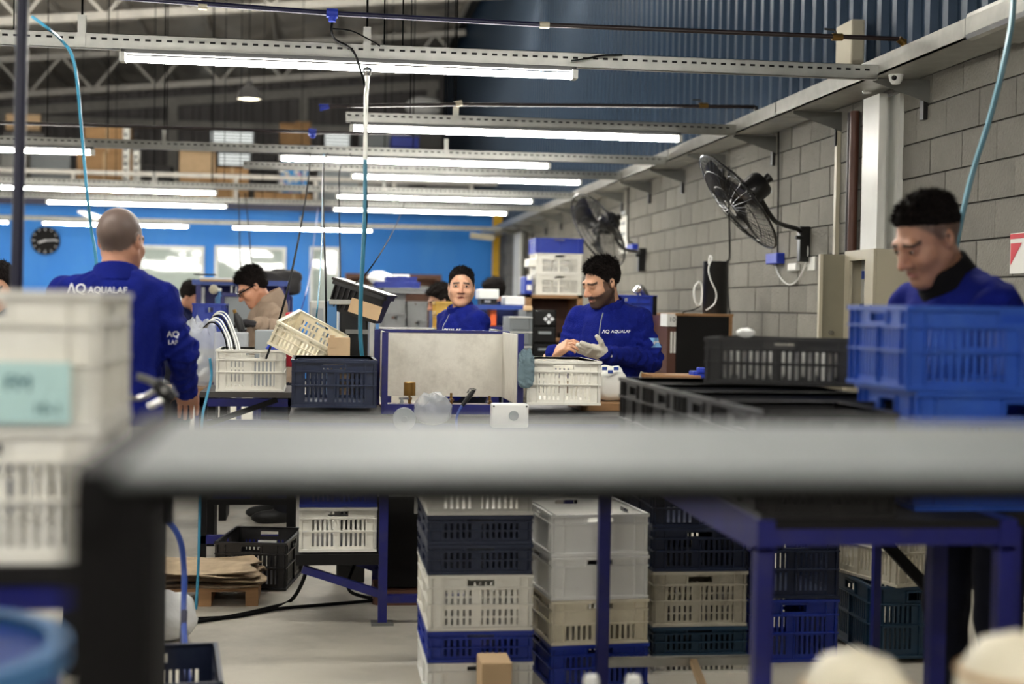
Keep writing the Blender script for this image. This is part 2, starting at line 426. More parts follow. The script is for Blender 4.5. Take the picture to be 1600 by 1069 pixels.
# ================================================================== OVERHEAD: wall tray, channels, battens, pipes
XT = 3.08
tz = P(1373.5, 116, X=XT).z
wt = thing('wall_tray', 'galvanised cable tray running along the top of the block wall', 'cable tray', (3.2, 7, tz))
y0 = P(1507, 62, X=XT).y
for (ya, yb) in ((y0, 9.4), (9.42, 12.4), (12.42, 15.4), (15.42, 18.4), (18.42, 21.4), (21.42, YM - .3)):
    MB().box(XT, XT + .012, ya, yb, tz, tz + .1).box(XT, 3.36, ya, yb, tz, tz + .008).box(3.35, 3.36, ya, yb, tz, tz + .08).build('tray_section', 'galv', wt)
MB().box(XT - .01, 3.38, 3.5, y0, tz - .015, tz + .125).build('tray_cover', 'galv', wt, bevel=.03)
for i in range(13):
    y = P(1385, 150, X=3.2).y - .05 + 1.36 * i
    if y > YM - .4: break
    b = MB(); b.add([(XT + .02, y, tz), (XW, y, tz), (XW, y, tz - .13), (XT + .02, y, tz - .02), (XT + .02, y + .006, tz), (XW, y + .006, tz), (XW, y + .006, tz - .13), (XT + .02, y + .006, tz - .02)],
                    [(0, 1, 2, 3), (7, 6, 5, 4), (0, 4, 5, 1), (1, 5, 6, 2), (2, 6, 7, 3), (3, 7, 4, 0)])
    b.build('bracket', 'galv_dark', wt)
    MB().box(XW - .03, XW, y + .02, y + .07, tz - .22, tz - .02).build('bracket_foot', 'rubber', wt)
def channel(jx, jy, lx, label, slots=True, hang=(), HW=.075, wires=()):
    """perforated support channel from the wall tray to pixel column lx"""
    a = P(jx, jy, X=XT); Y = a.y; z = a.z
    l = P(lx, jy, Y).x
    t = thing('light_channel', label, 'channel', (l, Y, z - HW / 2))
    b = MB()
    b.box(l, XT, Y, Y + .004, z - HW / 2, z + HW / 2).box(l, XT, Y, Y + .042, z - HW / 2, z - HW / 2 + .003).box(l, XT, Y, Y + .042, z + HW / 2 - .003, z + HW / 2)
    b.build('channel', 'galv', t)
    if slots:
        st = .055; n = int(min(XT - l, 14) / st); s = MB()
        for i in range(n):
            x = XT - .05 - i * st
            s.box(x - .028, x, Y - .0015, Y + .001, z + .006, z + .017)
        tag(s.build('slot', 'hole', t), kind='stuff')
    for hx in hang:
        q = P(hx, jy, Y); MB().cyl((q.x, Y + .02, z), (q.x, Y + .02, min(zroof(q.x) - .1, 8)), .006, n=5).build('hanger_rod', 'cable_black', t)
        MB().box(q.x - .02, q.x + .02, Y - .004, Y + .03, z - .03, z + .13).build('hanger_clip', 'galv', t)
    for hx in wires:
        q = P(hx, jy, Y); MB().cyl((q.x, Y + .02, z + HW / 2), (q.x, Y + .02, zroof(q.x) - .05), .0042, n=5).build('suspension_wire', 'cable_black', t)
    return Y, z, t
def batten(x0, x1, Y, z, label, group=None, tag_=True):
    L = x1 - x0; xc = (x0 + x1) / 2
    t = thing('tube_light', label, 'light', (xc, Y + .03, z), 0, group)
    MB().box(x0 - .02, x1 + .02, Y + .008, Y + .052, z + .028, z + .05).build('housing', 'batten_grey', t)
    for s in (-1, 1):
        MB().cyl((x0, Y + .03 + s * .02, z), (x1, Y + .03 + s * .02, z), .0135, n=8).build('tube', 'tube', t, smooth=True)
    for x in (x0 - .012, x1 + .012):
        MB().box(x - .014, x + .014, Y - .012, Y + .072, z - .017, z + .03).build('end_cap', 'white_metal', t)
    return t
ROWS = [ # joint px on wall tray, left px end, battens (x0,x1,y of tube at mid), label
 (1372, 113, -700, ((195, 895, 102),), 'nearest perforated steel channel, crossing the whole picture at the top', (127, 573)),
 (1150, 203, 540, ((552, 1060, 210),), 'second perforated channel, starting mid picture below the short blue pipe', (712,)),
 (1041, 251, -700, ((440, 856, 252), (-330, 142, 234)), 'third perforated channel, crossing behind the teal hose', (256, 697)),
 (971, 275, 380, ((552, 905, 276),), 'fourth perforated channel, short one hung below the third', (645,)),
 (905, 306, -700, ((528, 830, 308), (2, 336, 299)), 'fifth perforated channel, level with the top of the small wall fan', (240, 600)),
 (850, 326, -700, ((523, 790, 329), (75, 352, 321)), 'sixth perforated channel, just above the blue wall edge', (330,)),
 (783, 358, -700, ((365, 580, 359), (68, 293, 352)), 'farthest perforated channel in front of the blue wall', (470, 180)),
]
LB = ['nearest bright twin tube light under the top channel', 'bright tube light under the second channel, right of centre', 'tube light under the third channel left of the teal hose', 'tube light under the third channel at the left edge behind the blue post',
      'tube light under the short fourth channel', 'tube light under the fifth channel right of the hose', 'tube light under the fifth channel at left above the bald man', 'tube light under the sixth channel right of the hose',
      'tube light under the sixth channel at left', 'farthest tube light right of the bald man, above the office windows', 'farthest tube light behind the bald head']
ib = 0; RY = []
WIRES = [(20, 600, 629), (641, 709), (73, 168, 260, 693), (), (332, 350, 375), (410, 610), ()]
for (jx, jy, lx, bs, lab, hg), ww in zip(ROWS, WIRES):
    Y, z, t = channel(jx, jy, lx, lab, True, hg, .08 if jy < 150 else .075, ww)
    RY.append((Y, z))
    for (x0, x1, yb) in bs:
        a = P(x0, yb, Y); c = P(x1, yb, Y)
        batten(a.x, c.x, Y - .01, z - .085, LB[ib]); ib += 1
# the same battens go on over the rest of the hall, left of and behind the picture
gl = 'tube light battens over the rest of the hall, outside the picture'
for (Y, z) in RY[::2]:
    for x in (-6.2, -9.6):
        batten(x - 1.2, x + 1.2, Y, z - .085, 'tube light batten hung over the left part of the hall, out of the picture', gl)
for Y in (5.2, 0.4, -3.6):
    for x in (1.5, -1.9, -5.3, -8.7):
        batten(x - 1.2, x + 1.2, Y, tz - .02, 'tube light batten hung over the front part of the hall, out of the picture', gl)
for Y in (13.0, 17.9, 22.4):  # unseen extra battens, added high up to brighten the roof and upper floor
    for x in (1.0, -2.6, -6.2):
        batten(x - 1.2, x + 1.2, Y, 6.55 if Y < 20 else 6.9, 'tube light batten added high under the roof to brighten it, out of the picture', gl)
# compressed air pipes
def pipe(name, pts, r, m, label, par=None):
    return tag(MB().tube(pts, r, 10).build(name, m, smooth=True), label, 'pipe')
Y1 = RY[0][0] - .15
t = thing('air_pipe', 'dark blue compressed air pipe crossing the top of the picture', 'pipe', P(800, 36, Y1))
a, b, c, d, e = (P(x, y, Y1) for x, y in ((-60, -22), (520, 21), (850, 39), (1404, 61), (1411, 84)))
MB().tube([a, b, c], .014, 10).build('pipe', 'pipe_blue', t, smooth=True)
MB().tube([c, d], .013, 10).build('pipe', 'pipe_dark', t, smooth=True)
MB().cyl(d + Vector((.0, 0, 0)), d + Vector((.03, 0, -.02)), .02).cyl(d + Vector((.03, 0, 0)), d + Vector((.035, 0, -.09)), .016).build('elbow', 'brass', t, smooth=True)
MB().cyl(P(843, 39, Y1), P(858, 39.5, Y1), .018).build('coupling', 'panel_beige', t)
MB().cyl(P(310, 10, Y1), P(324, 11, Y1), .018).build('coupling', 'panel_beige', t)
MB().cyl(P(1300, 58, Y1), P(1316, 58, Y1), .02).build('valve', 'brass', t)
MB().tube([P(1308, 57, Y1), P(1304, 47, Y1), P(1288, 45, Y1)], .006).build('valve_lever', 'rubber', t)
MB().cyl(P(510, 20.5, Y1), P(528, 21.5, Y1), .026).cyl(P(519, 20, Y1), P(519, 34, Y1), .02).build('tee', 'plastic_blue', t)
Y2 = RY[1][0] - .15
t = thing('air_pipe', 'shorter dark air pipe with a blue end plug, above the second channel', 'pipe', P(800, 165, Y2))
MB().tube([P(512, 166, Y2), P(715, 163, Y2), P(1180, 167, Y2)], .014, 10).build('pipe', 'pipe_dark', t, smooth=True)
MB().cyl(P(499, 168, Y2), P(514, 166, Y2), .026, .018).build('end_plug', 'plastic_blue', t, smooth=True)
MB().cyl(P(1180, 167, Y2), P(1184, 182, Y2), .018).build('elbow', 'rubber', t)
MB().cyl(P(1092, 165, Y2), P(1106, 165, Y2), .02).build('valve', 'brass', t)
MB().tube([P(1098, 164, Y2), P(1094, 156, Y2), P(1082, 156, Y2)], .006).build('valve_lever', 'rubber', t)
MB().cyl(P(712, 163, Y2), P(722, 161, Y2), .022).build('clamp', 'panel_beige', t)
Y3 = RY[2][0] - .1
t = thing('air_pipe', 'dark air pipe at left above the third channel, ending at a blue tee', 'pipe', P(200, 196, Y3))
MB().tube([P(-60, 190, Y3), P(486, 206, Y3)], .015, 10).build('pipe', 'pipe_dark', t, smooth=True)
MB().cyl(P(482, 206, Y3), P(494, 207, Y3), .03).cyl(P(488, 206, Y3), P(488, 215, Y3), .022).build('tee', 'plastic_blue', t)
MB().tube([P(494, 207, Y3), P(640, 209, Y3)], .015, 10).build('pipe', 'pipe_dark', t, smooth=True)
# pendant factory lamp
c = P(389, 156, 21.0); t = thing('pendant_lamp', 'dark dome pendant lamp hanging below the roof at upper left', 'lamp', c)
R_ = .19
M = Matrix.Translation(c)
MB().lathe([(R_, 0), (R_ * .98, .03), (R_ * .8, .11), (R_ * .5, .17), (R_ * .3, .2), (.05, .21), (.045, .27), (0, .27)], c, 28).build('shade', 'bag_dark', t, smooth=True)
MB().lathe([(0, .012), (R_ * .6, .008), (R_ * .93, .02)], c, 28).build('diffuser', mat('pendant_glow', (255, 244, 214), emit=3), t, smooth=True)
MB().cyl(c + Vector((0, 0, .27)), c + Vector((0, 0, 3)), .008, n=6).build('cord', 'cable_black', t)
# ceiling hung hoses
cable('air_hose', [P(50, 26, 6), P(76, 45, 6), P(95, 62, 6.2), P(112, 85, 6.2), P(121, 130, 6.2), P(129, 220, 6.3), P(136, 300, 6.3), P(143, 360, 6.4), P(150, 405, 6.4), P(156, 520, 6.4)], .007, 'hose_cyan', 'light blue coiled-end air hose hanging down behind the bald man', 'hose')
cable('air_hose', [P(1584, -10, 4.9), P(1580, 40, 4.9), P(1566, 110, 4.9), P(1545, 190, 4.95), P(1522, 262, 5.0), P(1506, 325, 5.0), P(1488, 420, 5.05), P(1470, 560, 5.1)], .0105, 'hose_grey', 'light blue air hose hanging at the right above the man with cropped hair', 'hose')
Yh = 7.0
t = thing('drop_hose', 'steel drop pipe with teal hose hanging from the top channel to the bench', 'hose', P(570, 540, Yh))
MB().tube([P(573, 108, Yh), P(574, 125, Yh), P(572, 150, Yh), P(570.5, 250, Yh)], .011, 8).build('pipe', 'galv', t, smooth=True)
MB().tube(spline([P(570.5, 250, Yh), P(570, 330, Yh), P(567, 400, Yh), P(564, 460, Yh), P(563, 520, Yh), P(566, 560, Yh)]), .0105, 8).build('hose', 'hose_teal', t, smooth=True)
MB().tube(spline([P(563, 108, Yh), P(568, 128, Yh), P(571, 145, Yh), P(569, 220, Yh), P(573, 330, Yh), P(566, 420, Yh)]), .005, 6).build('cable', 'cable_black', t, smooth=True)
MB().lathe([(0, .025), (.02, .018), (.024, 0), (.016, -.02), (0, -.022)], P(574, 112, Yh), 12).build('coupling', 'chrome', t, smooth=True)
cable('drop_cable', [P(519, 34, Y1 + .05), P(518, 48, Y1 + .05), P(524, 62, Y1 + .1), P(541, 71, Y1 + .1), P(553, 82, Y1 + .1), P(563, 108, Yh)], .007, 'cable_black', 'black cable dropping from the blue tee over the top channel')
cable('drop_cable', [P(520, 45, Y1 + .05), P(548, 48, Y1 + .1), P(570, 58, Y1 + .1), P(594, 72, Y1 + .1)], .004, 'cable_black', 'thin black cable looping right from the blue tee to the top channel')
cable('drop_cable', [P(893, 95, Y1 + .1), P(915, 92, Y1 + .05), P(940, 87, Y1 + .05), P(972, 86, Y1 + .1)], .005, 'cable_black', 'short black cable lying on the top channel at the end of its lamp')
cable('drop_cable', [P(485, 240, RY[2][0]), P(482, 280, 11.4), P(469, 360, 9.6), P(450, 450, 8.0), P(430, 520, 7.8), P(416, 560, 7.6)], .006, 'cable_black', 'black cable slanting down in front of the man in the beige hoodie')
cable('drop_cable', [P(506, 240, RY[2][0]), P(504, 300, 11), P(502, 390, 9), P(497, 470, 7.7), P(495, 500, 7.6), P(505, 540, 7.4)], .0045, 'hose_teal', 'thin teal cable hanging left of the tilted black box', 'cable')
cable('drop_cable', [P(512, 240, RY[2][0]), P(506, 262, 11.5), P(506, 350, 9.6), P(509, 440, 7.6), P(510, 520, 7.5), P(512, 550, 7.4)], .006, 'cable_black', 'thick black cable hanging straight beside the thin teal cable')
cable('drop_cable', [P(548, 240, RY[2][0]), P(532, 262, 11.8), P(530, 300, 11), P(531, 380, 9.6), P(532, 440, 8)], .005, 'cable_black', 'black cable ending above the tilted black box')
cable('drop_cable', [P(636, 306, RY[4][0]), P(622, 345, 13), P(598, 390, 8.4), P(570, 430, 7.8), P(553, 444, 7.4)], .004, 'cable_black', 'black cable slanting from the fifth channel to the drop hose')
cable('drop_cable', [P(497, 326, RY[5][0]), P(490, 380, 15), P(482, 440, 11.6), P(472, 480, 11), P(466, 505, 11)], .006, 'hose_blue', 'thin blue cable hanging in front of the far glazed door')
cable('drop_cable', [P(373, 302, RY[4][0]), P(374, 350, 15), P(375, 400, 13), P(378, 436, 11.5)], .006, 'cable_black', 'left of two black cords hanging before the office window')
cable('drop_cable', [P(383, 302, RY[4][0]), P(388, 350, 15), P(392, 400, 13), P(394, 436, 11.5)], .006, 'cable_black', 'right of two black cords hanging before the office window')
# dark blue post near the left edge
a = P(36, -30, 4.2); c = P(20, 470, 4.2); t = thing('post', 'dark blue steel post rising at the left edge behind the white crates', 'post', (c.x, 4.2, 0))
MB().cyl((c.x - .008, 4.2, .003), a, .017, n=14).build('pole', 'pipe_blue', t, smooth=True)
MB().lathe([(.05, 0), (.05, .008), (.02, .01)], (c.x - .008, 4.2, 0), 16).build('foot', 'pipe_blue', t)
# cameras and sensors on the tray
c = P(1400, 113, X=XT + .1); t = thing('security_camera', 'white dome security camera under the wall tray', 'camera', c)
MB().lathe([(0, .012), (.04, .012), (.042, 0), (.042, -.012), (.036, -.045), (.022, -.066), (0, -.07)], c, 24).build('housing', 'plastic_white', t, smooth=True)
MB().lathe([(0, .004), (.014, .002), (.016, -.004)], n=16, M=Matrix.Translation(c + Vector((-.022, -.029, -.036))) @ Vector((-.5, -.8, -.25)).to_track_quat('Z', 'Y').to_matrix().to_4x4()).build('lens', 'lens', t, smooth=True)
c = P(1355, 138, X=3.25); t = thing('alarm_sensor', 'white rounded alarm sensor at the head of the white column', 'sensor', c)
MB().lathe([(0, .045), (.035, .04), (.045, .02), (.035, 0), (.025, -.03), (0, -.034)], c, 20).build('housing', 'plastic_white', t, smooth=True)
MB().cyl(c + Vector((.04, -.05, .02)), c + Vector((.04, -.02, .02)), .006).build('screw', 'chrome', t)
# ================================================================== CRATES
CM = {}
def crate_mesh(W, D, H, style):
    key = (W, D, H, style)
    if key in CM: return CM[key]
    body = MB(); ribs = MB(); rim = MB(); grips = []
    def sb(b, k, L, s0, s1, z0, z1, n0, n1):
        if s1 <= s0 or z1 <= z0: return
        if k == 0: b.box(s0, s1, -D / 2 - n1, -D / 2 - n0, z0, z1)
        elif k == 2: b.box(-s1, -s0, D / 2 + n0, D / 2 + n1, z0, z1)
        elif k == 1: b.box(W / 2 + n0, W / 2 + n1, s0, s1, z0, z1)
        else: b.box(-W / 2 - n1, -W / 2 - n0, -s1, -s0, z0, z1)
    T = .006
    body.box(-W / 2 + .003, W / 2 - .003, -D / 2 + .003, D / 2 - .003, .004, .012)
    for k in range(4):
        L = W if k % 2 == 0 else D
        e = L / 2; c = .04 * min(1, L / .36); hw = .05 * min(1, L / .36)
        if H < .12: zs = [(.2, .72)]
        elif style == 'fine': zs = [(.1, .22), (.25, .37), (.46, .58), (.61, .72)]
        elif style == 'low': zs = [(.10, .42)]
        else: zs = [(.12, .42), (.48, .72)]
        hz0, hz1 = .80 * H, .91 * H
        if style == 'solid': zs = []
        top = zs[-1][1] * H if zs else 0
        # top band with hand hole
        sb(body, k, L, -e, -hw, top, H, -T, 0); sb(body, k, L, hw, e, top, H, -T, 0)
        sb(body, k, L, -hw, hw, hz1, H, -T, 0); sb(body, k, L, -hw, hw, top, hz0, -T, 0)
        grip = MB(); grips.append(grip)
        for (s0, s1, z0, z1) in ((-hw - .008, hw + .008, hz0 - .008, hz0), (-hw - .008, hw + .008, hz1, hz1 + .008), (-hw - .008, -hw, hz0, hz1), (hw, hw + .008, hz0, hz1)):
            sb(grip, k, L, s0, s1, z0, z1, -T - .002, .007)
        zprev = 0
        for (z0, z1) in zs:
            sb(body, k, L, -e, e, zprev * H, z0 * H, -T, 0); zprev = z1
            sb(body, k, L, -e, -e + c, z0 * H, z1 * H, -T, 0); sb(body, k, L, e - c, e, z0 * H, z1 * H, -T, 0)
            n = max(3, int((L - 2 * c) / .021)); p = (L - 2 * c) / n
            for i in range(n):
                s = -e + c + i * p
                wd = p * (.5 if style != 'fine' else .6)
                if n // 2 - 1 <= i <= n // 2 - 1: wd = p
                sb(body, k, L, s, s + wd, z0 * H, z1 * H, -T, 0)
        # flanges
        for z, th in ((.74, .006), (.45, .005), (0, .012)):
            if style == 'solid' and z == .45: continue
            sb(ribs, k, L, -e - .01, e + .01, z * H, z * H + th, 0, .011)
        for s in (-e + c, 0, e - c - .004):
            sb(ribs, k, L, s, s + .004, .012, H * (.74 if s == 0 else .97), 0, .009)
        for s in (-e, e - .004):
            sb(ribs, k, L, s, s + .004, .0, H * .97, 0, .010)
        sb(rim, k, L, -e - .012, e + .012, H - .012, H, -T, .013)
    CM[key] = [('body', body.mesh('crate_body', 'crate_white')), ('rib_frame', ribs.mesh('crate_ribs', 'crate_white')), ('rim', rim.mesh('crate_rim', 'crate_white')), ] + [('hand_grip', g_.mesh('crate_grip', 'crate_white')) for g_ in grips]
    return CM[key]
def crate(loc, W, D, H, style, m, label, rz=0, rot=None, group=None, cat='crate', name='plastic_crate'):
    t = thing(name, label, cat, loc, rz, group)
    if rot: t.rotation_euler = rot
    for n, me in crate_mesh(W, D, H, style): link(n, me, t, m)
    return t
def crate_px(px0, px1, pyb, Y, D, H, style, m, label, rz=0, **k):   # near face spans px0..px1 with its foot at pyb
    a = P(px0, pyb, Y); b = P(px1, pyb, Y); W = b.x - a.x - .02; c = (a + b) / 2
    ctr = c + Matrix.Rotation(rz, 3, 'Z') @ Vector((0, D / 2, 0))
    return crate(ctr, round(W, 3), D, H, style, m, label, rz, **k)
def on(loc_xy, z): return (loc_xy[0], loc_xy[1], z)
# ================================================================== CENTRE BENCH
BZ = .955
yf = 6.42
xl = P(452, 640, yf).x; xr = P(1075, 640, yf).x; yb = yf + .78
lx = P(598, 900, yf + .03).x
t = thing('workbench', 'long workbench with dark top and blue steel frame in the middle', 'workbench', ((xl + xr) / 2, yf + .4, 0))
MB().box(xl, xr, yf, yb, BZ - .035, BZ).build('top', 'bench_top', t, bevel=.004)
MB().box(xl, xr, yf + .01, yf + .05, BZ - .085, BZ - .035).build('rail', 'blue_frame', t)
MB().box(xl, xr, yb - .05, yb - .01, BZ - .085, BZ - .035).build('rail', 'blue_frame', t)
for x in (lx, (lx + xr) / 2 + .15, xr - .05):
    for y in (yf + .03, yb - .03):
        l = MB().box(x - .02, x + .02, y - .02, y + .02, .012, BZ - .085).build('leg', 'blue_frame', t)
        MB().box(x - .05, x + .05, y - .04, y + .04, 0, .012).build('foot_plate', 'galv_dark', l)
zs = P(530, 866, yf).z
xs = P(462, 866, yf).x
MB().box(xs, lx - .02, yf, yb - .06, zs - .05, zs - .002).build('shelf', 'black_matt', t)
for y in (yf + .03, yb - .1):
    MB().bar((xs + .03, y, zs - .07), (lx - .01, y, .14), .035).build('brace', 'blue_frame', t)
    MB().box(lx - .02, xr - .05, y - .018, y + .018, .1, .135).build('stretcher', 'blue_frame', t)
# crates on the low shelf and dark things under the bench
c1 = crate_px(467, 588, 862, yf + .03, .5, .2, 'slat', 'crate_white', 'off-white slatted crate on the low shelf at the left end of the bench')
c2 = crate_px(467, 588, 862, yf + .03, .5, .2, 'slat', 'crate_blue', 'blue slatted crate stacked on the off-white one under the bench end'); c2.location.z += .202
# bin with white lid
c = P(634, 925, 7.05); t = thing('waste_bin', 'black plastic bin with a white lid under the bench', 'bin', (c.x, c.y, .06))
def rbox(b, x, y, z, w, d, r, n=5):
    return [(x + sx * (w / 2 - r) + r * math.cos(a0 + i * math.pi / 2 / n), y + sy * (d / 2 - r) + r * math.sin(a0 + i * math.pi / 2 / n), z) for (sx, sy, a0) in ((1, 1, 0), (-1, 1, math.pi / 2), (-1, -1, math.pi), (1, -1, 1.5 * math.pi)) for i in range(n + 1)]
def rloft(secs, cap=True):
    b = MB(); n = len(secs[0]); v = [p for s in secs for p in s]
    f = [(i * n + j, i * n + (j + 1) % n, (i + 1) * n + (j + 1) % n, (i + 1) * n + j) for i in range(len(secs) - 1) for j in range(n)]
    if cap: f.append(tuple(range(n - 1, -1, -1))); f.append(tuple(len(v) - n + j for j in range(n)))
    return b.add(v, f)
rloft([rbox(0, c.x, c.y, .08, .24, .3, .05), rbox(0, c.x, c.y, .48, .3, .38, .06), rbox(0, c.x, c.y, .5, .33, .41, .06), rbox(0, c.x, c.y, .53, .33, .41, .06)]).build('body', 'black_matt', t, smooth=True)
rloft([rbox(0, c.x, c.y, .53, .36, .44, .06), rbox(0, c.x, c.y, .555, .36, .44, .06), rbox(0, c.x, c.y, .6, .3, .38, .06), rbox(0, c.x, c.y, .66, .27, .34, .06)]).build('lid', 'crate_clean', t, smooth=True)
MB().box(c.x + .02, c.x + .1, c.y - .235, c.y - .22, .45, .55).build('clasp', 'crate_clean', t)
rloft([rbox(0, c.x, c.y, .0, .34, .4, .05), rbox(0, c.x, c.y, .07, .32, .38, .05)]).build('dolly', 'wood_dark', t)
# stock on the bench
crate_px(455, 588, 637, yf + .03, .52, .215, 'slat', 'crate_navy', 'navy blue slatted crate on the bench, left of the steel tray')
crate_px(823, 938, 633, yf + .08, .52, .205, 'slat', 'crate_white', 'off-white slatted crate on the bench, in front of the gloved man')
# steel test tray
x0 = P(601, 600, 6.5).x; x1 = P(813, 600, 6.5).x; ya, yc = 6.5, 7.08
zt = P(700, 518, yc).z; z0 = BZ + .045
t = thing('test_tray', 'open steel test tray with tall splash panels and a blue angle frame', 'test tray', ((x0 + x1) / 2, 6.8, BZ))
MB().box(x0 + .01, x1 - .01, yc - .008, yc, z0, zt).build('back_panel', 'steel_sheet', t)
MB().box(x0 + .004, x0 + .012, ya + .02, yc, z0, zt).build('side_panel', 'steel_sheet', t)
MB().box(x1 - .012, x1 - .004, ya + .02, yc, z0, zt).build('side_panel', 'steel_sheet', t)
MB().box(x0, x1, ya, yc, BZ + .002, BZ + .012).build('tray_floor', 'wood_dark', t)
for (x, y) in ((x0, ya), (x1, ya), (x0 - .012, yc), (x1 + .012, yc)):
    MB().box(x - .014, x + .014, y - .006, y + .02, BZ, zt + .004).build('corner_post', 'blue_frame', t)
MB().box(x0, x1, ya - .008, ya + .016, BZ, BZ + .045).build('front_rail', 'blue_frame', t)
MB().box(x0 - .02, x1 + .02, yc - .012, yc + .014, zt - .008, zt + .006).build('top_rail', 'blue_frame', t)
def valve(px, py, h, cup, label):
    c = P(px, py, 6.68); b0 = BZ + .012
    t = thing('brass_valve', label, 'valve', (c.x, c.y, b0))
    MB().lathe([(.014, 0), (.014, .02), (.008, .024), (.008, h * .45), (.013, h * .5), (.013, h * .62), (.006, h * .66), (.006, h), (0, h)], (c.x, c.y, b0), 14).build('body', 'brass', t, smooth=True)
    if cup: MB().lathe([(0, h * .72), (.026, h * .72), (.028, h * .74), (.028, h * 1.45), (.024, h * 1.48), (0, h * 1.48)], (c.x, c.y, b0), 20).build('cup', 'brass', t, smooth=True)
    MB().box(c.x - .05 if cup else c.x - .012, c.x + .006, c.y - .012, c.y - .004, b0 + h * .5, b0 + h * .62).build('handle', 'chrome', t)
valve(640, 612, .085, True, 'brass test cup on a valve, leftmost fitting in the steel tray')
valve(705, 612, .075, False, 'small brass valve in the middle of the steel tray')
valve(765, 612, .062, False, 'small brass valve at the right end of the steel tray')
for px, lab in ((628, 'pale plastic nozzle beside the brass test cup'), (685, 'pale plastic nozzle left of the middle brass valve')):
    c = P(px, 614, 6.62); tag(MB().lathe([(.016, 0), (.016, .012), (.008, .018), (.01, .035), (.005, .05), (0, .05)], (c.x, c.y, BZ + .012), 12).build('nozzle', 'plastic_grey', smooth=True), lab, 'nozzle')
# cloth over the right corner post
def blob(name, c, r, m, label, cat, amp=.25, fr=9, seed=0, sm=True, sub=3, box=1.0):
    import bmesh
    bm = bmesh.new(); bmesh.ops.create_icosphere(bm, subdivisions=sub, radius=1)
    rs = np.random.RandomState(seed + 11); k = rs.randn(7, 3) * fr * .35; ph = rs.rand(7) * 6.28
    v = []
    for q in bm.verts:
        if box != 1: q.co = Vector([math.copysign(abs(a) ** box, a) for a in q.co])
        d = sum(abs(math.sin(float(np.dot(k[i], q.co)) + ph[i])) * (1 / (1 + i * .3)) for i in range(7)) / 3.2 - .6
        z = q.co.z
        v.append((c[0] + q.co.x * r[0] * (1 + amp * d), c[1] + q.co.y * r[1] * (1 + amp * d), c[2] + (z + 1) * r[2] * (1 + amp * d * max(0, z + .6))))
    f = [tuple(x.index for x in p.verts) for p in bm.faces]; bm.free()
    zm = min(q[2] for q in v); v = [(a, b_, z - zm + c[2]) for a, b_, z in v]
    o = MB().add(v, f).build(name, m, smooth=sm)
    return tag(o, label, cat)
c = P(818, 606, 6.47); blob('rag', (c.x + .005, c.y - .03, c.z), (.034, .028, .075), 'cloth_grey', 'grey blue rag hanging on the right corner of the steel tray', 'rag', .3, 15, 4, sub=5, box=.55)
# switch box, bag, disc and tool on the bench front
c = P(797, 650, yf - .06); t = thing('switch_box', 'white plastic switch box with a round knob on the bench front', 'switch box', (c.x, yf - .06, c.z - .06))
q = pr(768, 631, 826, 668, yf - .06)
MB().box(q[0], q[1], yf - .06, yf - .002, q[4], q[5]).build('housing', 'plastic_white', t, bevel=.008)
MB().cyl((q[0] + .1, yf - .06, (q[4] + q[5]) / 2), (q[0] + .1, yf - .075, (q[4] + q[5]) / 2), .022, n=20).build('knob', 'plastic_grey', t)
for s in (q[0] + .01, q[1] - .01):
    MB().cyl((s, yf - .06, q[5] - .012), (s, yf - .064, q[5] - .012), .004, n=8).build('screw', 'rubber', t)
c = P(676, 665, yf - .08); blob('plastic_bag', (c.x, yf - .07, c.z), (.075, .05, .06), 'clear_plastic', 'crumpled clear plastic bag on the bench front beside the grey disc', 'bag', .6, 8, 5)
c = P(632, 655, yf - .1); tag(MB().cyl((c.x, yf - .1, c.z), (c.x, yf - .06, c.z), .05, n=28).cyl((c.x, yf - .11, c.z), (c.x, yf - .1, c.z), .015).build('disc', 'plastic_grey', bevel=.004), 'grey round disc leaning at the bench front', 'disc')
t = thing('blow_gun', 'dark blow gun with a blue hose hanging over the tray front', 'tool', P(738, 612, yf - .05))
MB().tube([P(742, 608, yf - .05), P(736, 616, yf - .05), P(722, 634, yf - .05)], [.007, .012, .009], 8).build('body', 'rubber', t, smooth=True)
MB().tube([P(744, 609, yf - .06), P(734, 608, yf - .06), P(730, 614, yf - .06)], .004, 6).build('lever', 'chrome', t, smooth=True)
MB().tube(spline([P(722, 634, yf - .05), P(716, 645, yf - .06), P(713, 660, yf - .06), P(716, 700, yf - .05), P(725, 760, yf - .05)]), .006, 6).build('hose', 'hose_blue', t, smooth=True)
# paper sack and boards right of the white crate
q = pr(940, 598, 975, 606, 6.75, .3); t = MB().box(q[0] - .1, q[1] + .3, 6.75, 7.15, BZ, BZ + .04).build('wooden_board', 'wood', bevel=.004); tag(t, 'pale wooden board lying on the bench behind the white crate', 'board')
c = P(955, 598, 6.9); o = blob('paper_sack', (c.x, c.y, BZ + .042), (.07, .06, .075), 'paper', 'white printed paper sack standing beside the white crate', 'sack', .3, 7, 8, box=.6)
for i in range(3):
    a = P(944 + 9 * i, 576 + 5 * (i % 2), 6.82); MB().box(a.x - .012, a.x + .012, a.y - .012, a.y - .008, a.z - .008, a.z + .008).build('print', 'hose_blue', o)
q = pr(1020, 564, 1096, 573, 6.9, .2); tag(MB().box(q[0], q[1], 6.9, 7.15, BZ + .13, BZ + .17).build('wooden_board', 'wood', bevel=.003), 'flat wooden slat lying behind the black crates', 'board')
MB_ = MB().box(q[0] - .02, q[1] + .15, 6.92, 7.14, BZ, BZ + .13); tag(MB_.build('black_tray', 'crate_black', bevel=.01), 'low black tray under the wooden slat on the bench', 'tray')
q = pr(1095, 562, 1126, 578, 6.8); t = tag(MB().box(q[0], q[1], 6.93, 7.03, BZ + .1305, BZ + .19).box(q[0] + .02, q[0] + .06, 6.92, 6.96, BZ + .18, BZ + .21).build('blue_clamp', 'plastic_blue', bevel=.006), 'blue plastic clamp at the end of the wooden slat', 'clamp')
